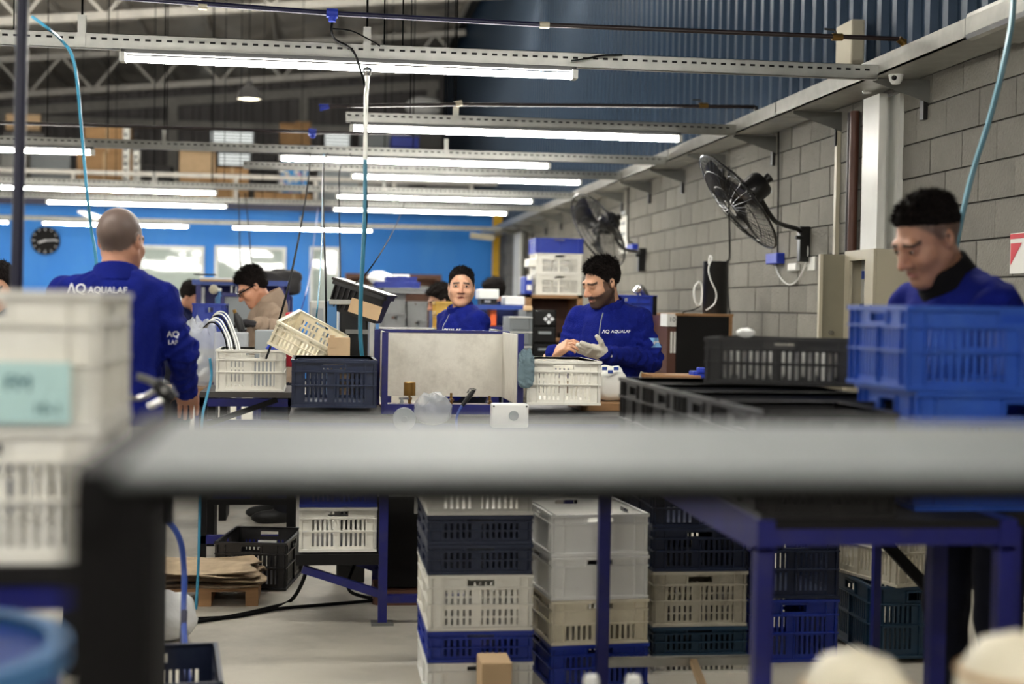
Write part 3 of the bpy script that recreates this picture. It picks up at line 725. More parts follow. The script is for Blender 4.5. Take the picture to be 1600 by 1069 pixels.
# ---- things left of the steel tray, on the bench behind
t = thing('machine_stand', 'black machine column standing behind the navy crate', 'machine', P(555, 560, 7.3))
q = pr(531, 470, 575, 562, 7.42, .18); MB().box(q[0], q[1], q[2], q[3], .0, q[5]).build('column', 'black_gloss', t, bevel=.01)
q = pr(511, 470, 526, 562, 7.4, .05); MB().box(q[0], q[1], q[2], q[3], BZ, q[5]).build('light_strip', 'plastic_lightblue', t, bevel=.004)
q = pr(514, 468, 552, 476, 7.38, .2); MB().box(q[0], q[1], q[2], q[3], q[4], q[5]).build('bracket', 'galv', t, bevel=.004)
q = pr(540, 515, 575, 522, 7.38, .04); MB().box(*q).build('clamp_bar', 'galv_dark', t)
# tilted black box with cardboard flap
c = P(560, 468, 7.25)
t = thing('storage_box', 'tilted black plastic box with a cardboard flap on top of the machine column', 'box', P(556, 494, 7.5)); t.rotation_euler = (0, math.radians(17), math.radians(-14))
def loc(b, name, m, par, bevel=0): return b.build(name, m, par, bevel=bevel, local=True)
loc(rloft([rbox(0, 0, 0, .0, .25, .2, .02), rbox(0, 0, 0, .13, .275, .225, .02), rbox(0, 0, 0, .13, .3, .25, .02), rbox(0, 0, 0, .15, .3, .25, .02)]), 'body', 'crate_black', t)
loc(MB().box(-.155, .155, -.13, .13, .15, .165), 'lid', 'crate_black', t, .006)
loc(MB().box(-.02, .145, -.135, -.127, .02, .095), 'flap', 'cardboard_pale', t)
for i in range(5): loc(MB().box(-.13 + .028 * i, -.125 + .028 * i, -.128, -.1, .02, .13), 'rib', 'crate_black', t)
# cream tilted crate and carton
t = crate(P(482, 560, 7.05) + Vector((0, .1, .0)), .27, .34, .13, 'slat', 'crate_cream', 'tilted cream slatted crate leaning left of the small carton', rot=(math.radians(10), math.radians(27), math.radians(-12)))
t.location = P(474, 548, 7.25)
q = pr(512, 528, 547, 562, 7.0, .14); t = thing('carton', 'small open cardboard carton beside the cream crate', 'carton', ((q[0] + q[1]) / 2, 7.07, BZ))
MB().box(q[0], q[1], q[2], q[3], BZ, q[5]).build('body', 'cardboard_pale', t)
MB().box(q[0] + .01, q[0] + .035, q[2] - .004, q[2], q[5] - .05, q[5] + .012, None).build('flap', 'cardboard_pale', t)
MB().box(q[0] + .05, q[0] + .058, q[2] - .003, q[2], BZ + .06, BZ + .068).build('hole', 'hole', t)
# ================================================================== LEFT BENCH (behind, blue frame)
yl = 7.95; xa = P(312, 615, yl).x; xb = P(462, 615, yl).x; zl = P(390, 613, yl).z
t = thing('workbench', 'left workbench with blue frame carrying the off-white crate', 'workbench', ((xa + xb) / 2, yl + .3, 0))
MB().box(xa, xb, yl, yl + .7, zl - .03, zl).build('top', 'bench_top', t)
for z in (zl - .08, zl - .2, .12):
    MB().box(xa, xb, yl + .01, yl + .05, z, z + .045).build('rail', 'blue_frame', t)
for x in (xa + .02, xb - .02):
    for y in (yl + .03, yl + .66): MB().box(x - .022, x + .022, y - .02, y + .02, 0, zl - .03).build('leg', 'dark_frame', t)
MB().bar((xa + .04, yl + .02, zl - .18), (xb - .1, yl + .02, zl - .04), .03).build('brace', 'dark_frame', t)
MB().box(xa, xb, yl + .05, yl + .65, .33, .36).build('shelf', 'dark_frame', t)
crate_px(337, 444, 612, yl + .03, .5, .232, 'slat', 'crate_white', 'off-white crate on the left bench, behind the navy crate')
q = crate_px(333, 392, 824, yl + .1, .4, .15, 'slat', 'crate_blue', 'blue crate on the low shelf of the left bench'); q.location.z = .361
q = crate_px(338, 440, 640, yl + .12, .4, .1, 'slat', 'crate_blue', 'shallow blue crate slung under the left bench top'); q.location.z = zl - .31
q = crate_px(418, 462, 815, yl + .12, .4, .22, 'slat', 'crate_blue', 'dark corner blue crate beside the shelf crates'); q.location.z = .361
# dark crate on the floor
a = P(328, 918, Z=0); t = crate_px(334, 448, 919, 7.28, .5, .24, 'slat', 'crate_black', 'black slatted crate standing on the floor under the left bench', rz=math.radians(-9)); t.location.z = 0
MB().box(-.06, .04, -.005, .0, .03, .07).build('label', 'paper', t, local=True).location = (0, .24, .1)
# pallet with old cardboard and sack
a = P(330, 948, Z=.0); t = thing('pallet', 'low wooden pallet on the floor left', 'pallet', (a.x, a.y + .2, 0))
for i in range(4): MB().box(a.x - .32, a.x + .22, a.y + .1 * i, a.y + .1 * i + .08, .07, .088).build('plank', 'wood', t)
for x in (a.x - .3, a.x - .06, a.x + .16): MB().box(x, x + .06, a.y, a.y + .38, 0, .07).build('bearer', 'wood', t)
def sheet(b, x0, x1, y0, y1, z, amp, seed, th=.006):
    rs = random.Random(seed); p = [rs.random() * 6 for _ in range(4)]
    fn = lambda u, v: (x0 + (x1 - x0) * u + .02 * math.sin(v * 9 + p[0]), y0 + (y1 - y0) * v + .02 * math.sin(u * 8 + p[1]), z + amp * (math.sin(u * 5 + p[2]) + math.sin(v * 6 + u * 3 + p[3])))
    b.grid(fn, 12, 8); b.grid(lambda u, v: tuple(Vector(fn(1 - u, v)) - Vector((0, 0, th))), 12, 8)
    return b
for i in range(4):
    b = sheet(MB(), a.x - .33 + .02 * i, a.x + .24 - .015 * i, a.y - .05, a.y + .4, .108 + .022 * i, .007, i)
    tag(b.build('cardboard_sheet', 'cardboard_old', smooth=True), 'worn flattened cardboard sheet on the pallet, %s of four' % ['lowest', 'second lowest', 'third', 'topmost'][i], 'cardboard')
c = P(262, 955, 6.2); blob('sack', (c.x, c.y, 0), (.12, .1, .09), 'bag_white', 'small white sack on the floor behind the dark post', 'sack', .4, 6, 2)
# floor cables
g = 'cables on the floor'
cable('floor_cable', [P(477, 870, 6.6), P(476, 900, 6.5) - Vector((0, 0, .0)), P(455, 938, Z=.01), P(420, 950, Z=.01), P(350, 965, Z=.01), P(255, 978, Z=.01)], .009, 'cable_black', 'black cable dropping from the shelf and running left over the floor', 'cable')
cable('floor_cable', [P(590, 938, Z=.01), P(520, 944, Z=.01), P(430, 952, Z=.01), P(360, 964, Z=.01), P(262, 968, Z=.01)], .009, 'cable_black', 'black cable running along the floor to the bench foot', 'cable')
cable('floor_cable', [P(560, 870, 6.9), P(545, 905, 6.8), P(548, 925, 6.7), P(580, 935, 6.6)], .008, 'cable_black', 'looped black cable behind the blue brace', 'cable')
t = thing('air_hose', 'dark blue hose with a second strand hanging beside the dark near post', 'hose', P(287, 960, 5.2))
MB().tube(spline([P(225, 830, 5.3), P(250, 812, 5.3), P(268, 820, 5.3), P(283, 850, 5.3), P(288, 900, 5.3), P(287, 960, 5.2), P(290, 1020, 5.0), P(297, 1090, 4.8), P(300, 1180, 4.6)]), .011, 7).build('hose', 'hose_blue', t, smooth=True)
MB().tube(spline([P(288, 955, 5.19), P(286, 1010, 5.1), P(286, 1095, 5.0), P(284, 1110, 5.0)]), .012, 7).build('hose', 'pipe_blue', t, smooth=True)
cable('air_hose', [P(328, 560, 6.9), P(330, 590, 6.9), P(322, 625, 6.8), P(316, 655, 6.7), P(314, 720, 6.7), P(310, 880, 6.7), P(306, 952, 6.7)], .007, 'hose_cyan', 'light blue hose hanging left of the off-white crate', 'hose')
# crate, bottom left, behind the dark post
crate(on(P(238, 1000, 4.6).xy, .0), .4, .5, .3, 'slat', 'crate_navy', 'dark crate behind the near post at the bottom left', rz=.1)
# ================================================================== FLOOR STACKS IN FRONT OF THE BENCH
def stack(px0, px1, Y, items, D=.52, rz=0):
    """items from the floor up: (pixel bottom, pixel top, style, material, label)"""
    for (pb, pt, st, m, lab) in items:
        a = P((px0 + px1) / 2, pb, Y); b = P((px0 + px1) / 2, pt, Y)
        H = round(b.z - a.z - .002, 3); x0 = P(px0, pb, Y).x; x1 = P(px1, pb, Y).x
        c = Vector(((x0 + x1) / 2, Y, a.z)) + Matrix.Rotation(rz, 3, 'Z') @ Vector((0, D / 2, 0))
        crate(c, round(x1 - x0 - .024, 3), D, H, st, m, lab, rz)
Ya = 5.15; z0 = lambda px, Y: 478 + .0164 * (px - 800) + 1.45 * F / Y
fa = P(750, 1000, Ya)
def ypx(px, Y, z):                          # pixel row of height z at px, Y
    lo, hi = 0, 1600
    for _ in range(40):
        mid = (lo + hi) / 2
        if P(px, mid, Y).z > z: lo = mid
        else: hi = mid
    return lo
stack(667, 832, Ya, [
 (ypx(750, Ya, 0), 1034, 'solid', 'crate_clean', 'pale crate at the foot of the left floor stack, carton in front'),
 (1034, 985, 'slat', 'crate_blue', 'shallow blue crate low in the left floor stack'),
 (985, 897, 'fine', 'crate_white', 'off-white fine-meshed crate in the left floor stack'),
 (897, 850, 'slat', 'crate_navy', 'lower of two shallow navy crates in the left floor stack'),
 (850, 805, 'slat', 'crate_navy', 'upper of two shallow navy crates in the left floor stack'),
 (805, 728, 'slat', 'crate_white', 'top off-white crate of the left floor stack, half hidden by the near rail')])
Yb = 5.32
stack(858, 1014, Yb, [
 (ypx(936, Yb, 0), 1006, 'slat', 'crate_blue', 'bright blue crate at the foot of the middle floor stack'),
 (1006, 936, 'low', 'crate_cream', 'dirty cream crate in the middle floor stack'),
 (936, 868, 'solid', 'crate_clean', 'clean white plain-sided crate in the middle floor stack'),
 (868, 803, 'solid', 'crate_clean', 'open clean white crate on top of the middle floor stack')], D=.5, rz=math.radians(5))
Yc = 5.5
stack(1018, 1166, Yc, [
 (ypx(1090, Yc, 0), 1024, 'slat', 'crate_white', 'off-white crate at the foot of the right floor stack'),
 (1024, 978, 'slat', 'crate_teal', 'shallow teal crate in the right floor stack'),
 (978, 892, 'fine', 'crate_dirty', 'dirty grey fine-meshed crate in the right floor stack'),
 (892, 824, 'slat', 'crate_navy', 'lower navy crate in the right floor stack'),
 (824, 760, 'slat', 'crate_navy', 'upper navy crate in the right floor stack under the table')], D=.5)
q = pr(752, 1036, 800, 1075, 4.95, .1); tag(MB().box(q[0], q[1], 4.95, 5.1, 0, q[5]).build('carton', 'cardboard_pale', bevel=.004), 'tall pale carton standing in front of the left floor stack', 'carton')
for px, lab in ((924, 'left of two white bottle caps at the bottom edge'), (990, 'right of two white bottle caps at the bottom edge')):
    c = P(px, 1056, 3.4); tag(MB().lathe([(.045, -c.z), (.045, -.12), (.02, -.07), (.02, -.01), (.016, 0), (0, 0)], c, 18).build('bottle', 'plastic_white', smooth=True), lab.replace('bottle caps', 'tall white bottles'), 'bottle')
# ================================================================== RIGHT TABLE with black and blue crates
TZ = .95; c0 = P(1184, 815, Z=TZ); xn, yn = c0.x, c0.y; xe = P(1590, 815, yn).x; yfar = P(942, 900, X=xn + .02).y
t = thing('steel_table', 'blue steel table carrying the black crates at right', 'table', ((xn + xe) / 2, (yn + yfar) / 2, 0))
MB().box(xn + .005, xe, yn + .005, yfar, TZ - .02, TZ).build('top', 'black_matt', t)
for x in (xn + .022, xe - .022):
    MB().box(x - .022, x + .022, yn, yfar + .02, TZ - .075, TZ - .02 + .022).build('rail', 'blue_frame', t)
    for y in (yn + .022, yfar): MB().box(x - .022, x + .022, y - .022, y + .022, 0, TZ - .06).build('leg', 'blue_frame', t, bevel=.004)
for y in (yn + .022, yfar):
    MB().box(xn + .04, xe - .04, y - .018, y + .018, TZ - .06, TZ - .02).build('rail', 'blue_frame', t)
zz = P(1050, 1027, yfar).z
MB().box(xn + .04, xe - .04, yfar - .02, yfar + .02, zz - .03, zz).build('stretcher', 'galv', t)
MB().bar((P(1080, 1032, yfar).x, yfar - .03, zz - .01), (xe - .3, yfar - .35, 0.02), .025).build('brace', 'cardboard_pale', t)
ybk = [yn + .03 + .41 * i for i in range(4)]
labs = ['nearest of the black crates lined up along the table edge', 'second nearest black crate along the table edge', 'third black crate along the table edge', 'farthest black crate along the table edge, near the bench']
for i, y in enumerate(ybk):
    if y + .39 > yfar + .02: break
    wb_ = .32 if i == 0 else .54
    crate((xn + .025 + wb_ / 2, y + .195, TZ), wb_, .385, .26, 'slat', 'crate_black', labs[i])
tt = crate((P(1195, 580, 4.45).x + .12, 4.62, TZ + .262), .46, .36, .15, 'slat', 'crate_black', 'shallow black crate with white parts on top of the row of black crates', rz=math.radians(-24))
for i in range(7):
    MB().lathe([(0, .1), (.015, .1), (.018, .08), (.018, 0)], (-.18 + .055 * i, -.1 + .02 * (i % 2), .013), 10).build('white_part', 'plastic_white', tt, local=True, smooth=True)
b = MB().box(-.12, .1, -.172, -.168, .05, .12)
MB().box(-.2, .18, .0, .12, .02, .11).build('white_sheet', 'plastic_white', tt, local=True, bevel=.01)
tag(blob('foam_piece', (P(1188, 505, 4.5).x, 4.66, TZ + .262 + .15), (.03, .03, .014), 'plastic_white', 'small white foam piece on the rim of the shallow black crate', 'foam', .2, 5, 1))
# side table in front of the man and the two blue crates on it
YC = 3.4; xc0 = P(1416, 560, YC).x
t = thing('side_table', 'narrow blue table at the right edge under the blue crates', 'table', (xe + .5, 3.6, 0))
MB().box(xe + .02, xe + .95, 3.36, 3.84, TZ - .03, TZ).build('top', 'black_matt', t)
for x in (xe + .045, xe + .92):
    for y in (3.39, 3.81): MB().box(x - .022, x + .022, y - .022, y + .022, 0, TZ - .03).build('leg', 'blue_frame', t)
zt1 = P(1416, 611, YC).z; zt2 = P(1416, 477, YC).z
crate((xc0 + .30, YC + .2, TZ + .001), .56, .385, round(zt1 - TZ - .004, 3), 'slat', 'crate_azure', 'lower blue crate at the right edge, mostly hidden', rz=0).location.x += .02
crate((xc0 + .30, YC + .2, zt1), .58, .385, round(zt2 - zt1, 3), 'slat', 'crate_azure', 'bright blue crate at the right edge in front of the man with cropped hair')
# under the right table: trestle leg, dim crates, dark cabinet
t = thing('trestle', 'blue trestle leg with diagonal struts under the right table', 'trestle', (P(1370, 900, 5.2).x, 5.2, 0))
x = P(1370, 900, 5.2).x
MB().box(x - .014, x + .014, 5.19, 5.22, 0.01, .92).build('leg', 'blue_frame', t); MB().bar((x, 5.2, .62), (x + .22, 5.2, .86), .04).build('strut', 'dark_frame', t); MB().bar((x, 5.2, .6), (x + .3, 5.2, .3), .04).build('strut', 'dark_frame', t)
crate((P(1400, 950, 5.6).x + .1, 5.85, .02), .4, .5, .3, 'slat', 'crate_teal', 'dim teal crate on the floor under the right table')
crate((P(1400, 950, 5.6).x + .1, 5.85, .325), .4, .5, .3, 'slat', 'crate_dirty', 'dim dirty crate stacked under the right table behind the trestle', rz=.3)
crate((P(1245, 1050, 5.6).x, 5.9, .0), .36, .5, .26, 'slat', 'crate_blue', 'dim blue crate beneath the right table behind its corner leg')
crate((P(1245, 1050, 5.6).x, 5.9, .265), .36, .5, .26, 'slat', 'crate_navy', 'dim navy crate stacked on the blue one beneath the right table')
# ================================================================== WALL FANS
def fan(label, c, n, R, mount, via, depth=.13):
    n = Vector(n).normalized(); c = Vector(c)
    t = thing('wall_fan', label, 'fan', mount)
    M = Matrix.Translation(c) @ n.to_track_quat('Z', 'Y').to_matrix().to_4x4()
    T = lambda x, y, z: M @ Vector((x, y, z))
    for nm, s in (('front_guard', 1), ('rear_guard', -1)):
        b = MB(); prof = [(0.16, 1.0), (.45, .92), (.75, .66), (.95, .2), (1.0, 0)]
        k = 40
        for i in range(k):
            a = 2 * math.pi * i / k
            tw = .12 * s
            b.tube([T(r * R * math.cos(a + tw * (1 - r)), r * R * math.sin(a + tw * (1 - r)), s * d * depth * .5) for r, d in prof], .0022, 4, cap=False)
        for r, d in ((.16, 1), (.45, .92), (.75, .66)):
            b.tube([T(r * R * math.cos(2 * math.pi * i / 32), r * R * math.sin(2 * math.pi * i / 32), s * d * depth * .5) for i in range(33)], .0028, 5, cap=False)
        b.build(nm, 'black_gloss', t, smooth=True)
    b = MB(); b.tube([T(R * math.cos(2 * math.pi * i / 48), R * math.sin(2 * math.pi * i / 48), 0) for i in range(49)], .009, 8, cap=False); b.build('guard_ring', 'black_gloss', t, smooth=True)
    for q in range(3):
        def bl_(u, v, q=q):
            a = 2 * math.pi * q / 3 + (v - .5) * 1.15 * (.55 + .45 * u); r = R * (.14 + .74 * u)
            return T(r * math.cos(a), r * math.sin(a), (v - .5) * .1 * (1 - .4 * u))
        b = MB().grid(bl_, 6, 6); b.build('blade', 'black_gloss', t, smooth=True)
    MB().lathe([(0, .05), (.035, .045), (.05, .02), (.05, -.04), (0, -.04)], n=20, M=M).build('hub', 'black_gloss', t, smooth=True)
    MB().lathe([(.05, -.06), (.085, -.065), (.095, -.08), (.095, -.2), (.08, -.225), (.04, -.235), (0, -.235)], n=24, M=M).build('motor', 'black_gloss', t, smooth=True)
    MB().lathe([(.03, -.235), (.035, -.28), (.0, -.285)], n=16, M=M).build('gear_knob', 'black_gloss', t, smooth=True)
    mt = T(0, 0, -.15)
    MB().tube(spline([mt] + list(via), 5), .017, 10).build('arm', 'black_gloss', t, smooth=True)
    e = Vector(via[-1])
    MB().box(e.x - .02, XW - .001, e.y - .03, e.y + .03, e.z - .2, e.z + .05).build('wall_bracket', 'black_gloss', t, bevel=.006)
    MB().tube([e + Vector((-.05, -.03, -.03)), e + Vector((.0, -.03, -.03))], .014, 10).build('clamp_screw', 'rubber', t)
    return t
cF = P(1153, 316, 9.35); mF = P(1250, 380, X=XW - .04)
nv = lambda a, b, c: RT * a + UP * b - FW * c
fan('large black wall fan tilted downward, mounted high on the block wall at right', cF, nv(-.78, -.62, .07), .39, mF,
    [P(1206, 340, 9.45), P(1222, 351, 9.55), P(1246, 358, 9.65), Vector((XW - .06, P(1252, 365, X=XW - .06).y, P(1252, 365, X=XW - .06).z))])
cG = P(934, 360, 13.7); mG = P(1000, 395, X=XW - .04)
fan('smaller looking black wall fan above the smiling gloved man', cG, nv(-.76, -.50, .34), .40, mG,
    [P(966, 380, 13.9), P(978, 390, 14.1), P(994, 393, 14.3), Vector((XW - .06, P(1000, 395, X=XW - .06).y, P(1000, 395, X=XW - .06).z))])
# fan wiring
def wallp(px, py, d=.02): return P(px, py, X=XW - d)
cable('wall_cable', [wallp(1216, 195), wallp(1216, 290), wallp(1215, 400)], .006, 'cable_black', 'black cable running down the block wall to the blue plug by the large fan')
cable('wall_cable', [wallp(982, 275), wallp(981, 330), wallp(981, 374), wallp(987, 379), wallp(991, 386)], .008, 'cable_black', 'black cable running down the wall to the small fan plug')
cable('wall_cable', [wallp(1139, 260), wallp(1139, 330), wallp(1140, 400), wallp(1136, 412), wallp(1138, 470), wallp(1140, 490)], .007, 'cable_black', 'black cable running down the wall behind the black cylinder')
cable('wall_cable', [wallp(1210, 412), wallp(1218, 432), wallp(1233, 445), wallp(1248, 435), wallp(1260, 408), wallp(1262, 385), wallp(1256, 362)], .006, 'plastic_white', 'white cable looping from the blue plug to the large fan bracket')
for (x0, y0, x1, y1, lab) in ((1206, 397, 1223, 412, 'blue plug socket hanging on the wall below the large fan'), (986, 383, 995, 391, 'blue plug socket beside the small fan bracket')):
    a = wallp((x0 + x1) / 2, y1); c = wallp(x0, y0); d = wallp(x1, y1)
    t = thing('plug_socket', lab, 'socket', (XW - .03, a.y, d.z)); MB().box(XW - .07, XW - .004, d.y, c.y, d.z, c.z).build('body', 'plastic_blue', t, bevel=.008)
    MB().cyl((XW - .04, c.y, d.z + .03), (XW - .04, c.y + .05, d.z + .03), .012).build('pin_cover', 'plastic_blue', t)
q0, q1 = wallp(1260, 402), wallp(1271, 422); tag(MB().box(XW - .012, XW - .003, q1.y, q0.y, q1.z, q0.z).build('paper_tag', 'paper'), 'white paper tag on the wall under the large fan bracket', 'tag')
q0, q1 = wallp(1234, 412), wallp(1247, 423); tag(MB().box(XW - .04, XW - .002, q1.y, q0.y, q1.z, q0.z).build('wall_hook', 'plastic_white', bevel=.01), 'small white hook on the wall left of the paper tag', 'hook')
q0, q1 = wallp(967, 340), wallp(978, 395); o = tag(MB().box(XW - .012, XW - .003, q1.y, q0.y, q1.z, q0.z).build('notice', 'paper'), 'white framed notice on the wall behind the small fan', 'notice')
for i in range(4): MB().box(XW - .015, XW - .012, q1.y + .1, q0.y - .1, q1.z + .08 + .12 * i, q1.z + .12 + .12 * i).build('print', 'plastic_grey', o)
# red and white safety poster at the right edge
q0, q1 = wallp(1576, 365), wallp(1640, 425); o = thing('safety_poster', 'red and white safety poster on the block wall at the right edge', 'poster', (XW - .01, (q0.y + q1.y) / 2, q1.z))
MB().box(XW - .01, XW - .004, q1.y, q0.y, q1.z, q0.z).build('sheet', 'paper', o)
b = MB(); x = XW - .012
for (a0, b0, a1, b1, a2, b2) in ((.02, .2, .02, .75, .3, .75), (.45, .1, .8, .1, .62, .8)):
    pt = lambda u, v: (x, q0.y + (q1.y - q0.y) * u, q1.z + (q0.z - q1.z) * v)
    b.add([pt(a0, b0), pt(a1, b1), pt(a2, b2)], [(0, 1, 2)])
b.box(x, x + .002, q1.y, q0.y, q1.z + .86 * (q0.z - q1.z), q1.z + .98 * (q0.z - q1.z)); b.build('print', 'red_print', o)
# electric cabinet with open door
XC = 3.2; a = P(1365, 400, X=XC); c = P(1320, 400, X=XC); zt = P(1350, 390, X=XC).z
t = thing('electric_cabinet', 'beige electric cabinet with open door on the block wall', 'cabinet', (XC, (a.y + c.y) / 2, .9))
MB().box(XC + .02, XW, a.y, a.y + .02, .9, zt).box(XC + .02, XW, c.y - .02, c.y, .9, zt).box(XC + .02, XW, a.y + .02, c.y - .02, zt - .02, zt).box(XC + .02, XW, a.y + .02, c.y - .02, .9, .92).box(XW - .03, XW - .01, a.y + .021, c.y - .021, .921, zt - .021).build('box', 'panel_beige', t)
b = MB(); b.box(XC, XC + .019, a.y, a.y + .13, .9, zt).box(XC, XC + .019, c.y - .08, c.y, .9, zt).box(XC, XC + .019, a.y + .13, c.y - .08, zt - .06, zt); b.build('front_frame', 'panel_beige', t)
yy0, yy1 = a.y + .13, c.y - .08
MB().box(XC + .1, XC + .11, yy0, yy1, .95, zt - .06).build('mounting_plate', 'panel_inside', t)
MB().box(XC + .06, XC + .1, yy0 + .02, yy1 - .02, zt - .42, zt - .32).build('breaker', 'rubber', t, bevel=.004)
MB().box(XC + .07, XC + .1, yy0 + .02, yy1 - .02, zt - .17, zt - .12).build('terminal_rail', 'hose_blue', t)
MB().box(XC + .085, XC + .1, yy0 + .04, yy0 + .07, zt - .27, zt - .24).build('switch', 'plastic_white', t)
dr = MB().box(XC - .14, XC, c.y + .002, c.y + .022, .92, zt - .02).build('door', 'panel_inside', t)
MB().box(XC - .16, XC - .14, c.y - .01, c.y + .022, .92, zt - .02).build('door_edge', 'panel_beige', dr)
MB().cyl((XC - .08, c.y + .002, zt - .5), (XC - .08, c.y - .02, zt - .5), .014, n=14).build('lock', 'chrome', dr)
MB().cyl((XC - .005, a.y + .02, zt - .34), (XC + .0, a.y + .02, zt - .34), .008, n=10).build('lock', 'rubber', t)
# black cabinet with wooden top by the wall, black cylinder and hose
q = pr(1043, 490, 1142, 600, 10.4); t = thing('floor_cabinet', 'black cabinet with wooden top standing by the block wall', 'cabinet', ((q[0] + q[1]) / 2, 10.65, 0))
xs_ = P(1058, 520, 10.4).x
MB().box(xs_, q[1], 10.4, 10.95, .02, q[5] - .02).build('body', 'black_matt', t)
MB().box(q[0], xs_ - .004, 10.42, 10.95, .02, q[5] - .02).build('side_strip', 'pipe_brown', t)
MB().box(xs_ - .02, q[1] + .01, 10.38, 10.97, q[5] - .02, q[5]).build('top', 'wood', t)
MB().box(q[1] - .02, q[1] + .005, 10.39, 10.41, .02, q[5] - .02).build('edge_band', 'wood', t)
MB().box(q[0] - .01, xs_ - .01, 10.39, 10.6, q[5] - .1, q[5] - .005).build('label_box', 'plastic_white', t)
for i in range(2): MB().box(q[0] + .025 + .025 * i, q[0] + .04 + .025 * i, 10.412, 10.42, q[5] - .3, q[5] - .14).build('label', 'paper', t)
text_on('10', .05, frame_m((q[0] + .03, 10.388, q[5] - .05), (1, 0, 0), (0, 0, 1)), 'label_print', 'ink', t)
c = P(1117, 488, 10.62); zt = P(1117, 408, 10.5).z; t = thing('filter_cylinder', 'tall black cylinder standing on the wooden topped cabinet', 'cylinder', (c.x, c.y, q[5]))
MB().lathe([(0, 0), (.095, 0), (.097, .01), (.097, zt - q[5] - .02), (.1, zt - q[5] - .015), (.1, zt - q[5]), (0, zt - q[5])], (c.x, c.y, q[5] + .001), 28).build('body', 'black_gloss', t, smooth=True)
MB().tube(spline([P(1093, 440, 10.48), P(1085, 450, 10.46), P(1086, 470, 10.46), P(1094, 478, 10.46), P(1097, 462, 10.46), P(1096, 444, 10.46), P(1090, 441, 10.46)]), .008, 7).build('hose_coil', 'plastic_white', t, smooth=True)
MB().tube(spline([P(1107, 412, 10.48), P(1109, 400, 10.48), P(1112, 404, 10.47), P(1107, 420, 10.46), P(1110, 436, 10.46), P(1119, 458, 10.46), P(1116, 475, 10.46), P(1103, 485, 10.46)]), .006, 7).build('hose', 'plastic_white', t, smooth=True)
cable('drop_cable', [P(1095, 478, 10.4), P(1084, 484, 10.4), P(1068, 488, 10.4), P(1064, 496, 10.38)], .004, 'cable_black', 'thin cord lying over the wooden cabinet top')
# blue crate rack behind the gloved man
q = pr(1003, 462, 1029, 510, 10.9); t = thing('crate_rack', 'dark upright rack behind the gloved man', 'rack', (q[0], 11, 0))
MB().box(q[1] - .02, q[1] + .01, 11.0, 11.03, 0, q[5]).build('post', 'dark_frame', t); MB().box(q[0] - .3, q[1], 11.0, 11.4, q[4] - .03, q[4]).build('shelf', 'dark_frame', t); MB().box(q[0] - .3, q[0] - .27, 11.0, 11.03, 0, q[5]).build('post', 'dark_frame', t)
crate(((q[0] + q[1]) / 2 - .13, 11.2, q[4] + .002), .4, .35, round(q[5] - q[4], 3), 'solid', 'crate_blue', 'blue crate on the rack at the gloved man\'s shoulder')
t = tag(MB().tube(spline([P(993, 458, 11.1), P(1000, 450, 11.1), P(1005, 455, 11.1), P(1010, 464, 11.1)]), .03, 8).build('chrome_tap', 'chrome', smooth=True), 'shiny chrome tap body above the blue rack crate', 'tap')
# ================================================================== MID BACKGROUND, right of centre
q = pr(833, 484, 869, 512, 11.0)
t = thing('drawer_tower', 'black drawer tower with a white diamond mark', 'drawers', ((q[0] + q[1]) / 2, 11.2, 0))
z = q[5]; MB().box(q[0], q[1], 11.0, 11.5, 0, z).build('body', 'black_matt', t)
hh = (P(850, 484, 11).z - P(850, 510, 11).z)
for i in range(5):
    d = MB().box(q[0] + .012, q[1] - .012, 10.985, 11.0, z - (i + 1) * hh + .008, z - i * hh - .008).build('drawer', 'black_gloss', t, bevel=.004)
    if i == 0:
        cx = (q[0] + q[1]) / 2 + .03; cz = z - hh * .55; s = .026
        b = MB()
        for (u, v) in ((0, 1), (1, 0), (0, -1), (-1, 0)):
            M = Matrix.Translation((cx + u * s, 10.982, cz + v * s)) @ Matrix.Rotation(math.pi / 4, 4, 'Y'); b.box(-.013, .013, -.001, .001, -.013, .013, M)
        b.build('emblem', 'print_white', d)
        for sgn in (0, 1):
            pass
    else: MB().box((q[0] + q[1]) / 2 - .05, (q[0] + q[1]) / 2 + .05, 10.97, 10.985, z - i * hh - .06, z - i * hh - .04).build('pull', 'plastic_grey', d)
q = pr(822, 484, 833, 512, 11.05); tag(MB().box(q[0], q[1], 11.05, 11.5, 0, q[5]).build('grey_cabinet', 'plastic_grey'), 'grey cabinet flank at the left of the black drawer tower', 'cabinet')
q = pr(797, 495, 829, 515, 10.2); t = thing('drawer_unit', 'grey plastic drawer unit left of the black drawer tower', 'drawers', ((q[0] + q[1]) / 2, 10.4, 0))
zz = q[5]; MB().box(q[0], q[1], 10.2, 10.6, 0, zz).build('body', 'plastic_grey', t)
for i in range(4):
    h2 = P(810, 495, 10.2).z - P(810, 518, 10.2).z
    d = MB().box(q[0] + .01, q[1] - .01, 10.185, 10.2, zz - (i + 1) * h2 + .01, zz - i * h2 - .012).build('drawer', 'plastic_grey', t, bevel=.006)
    MB().box(q[0] - .01, q[1] + .01, 10.175, 10.21, zz - i * h2 - .01, zz - i * h2).build('lip', 'plastic_white', d)
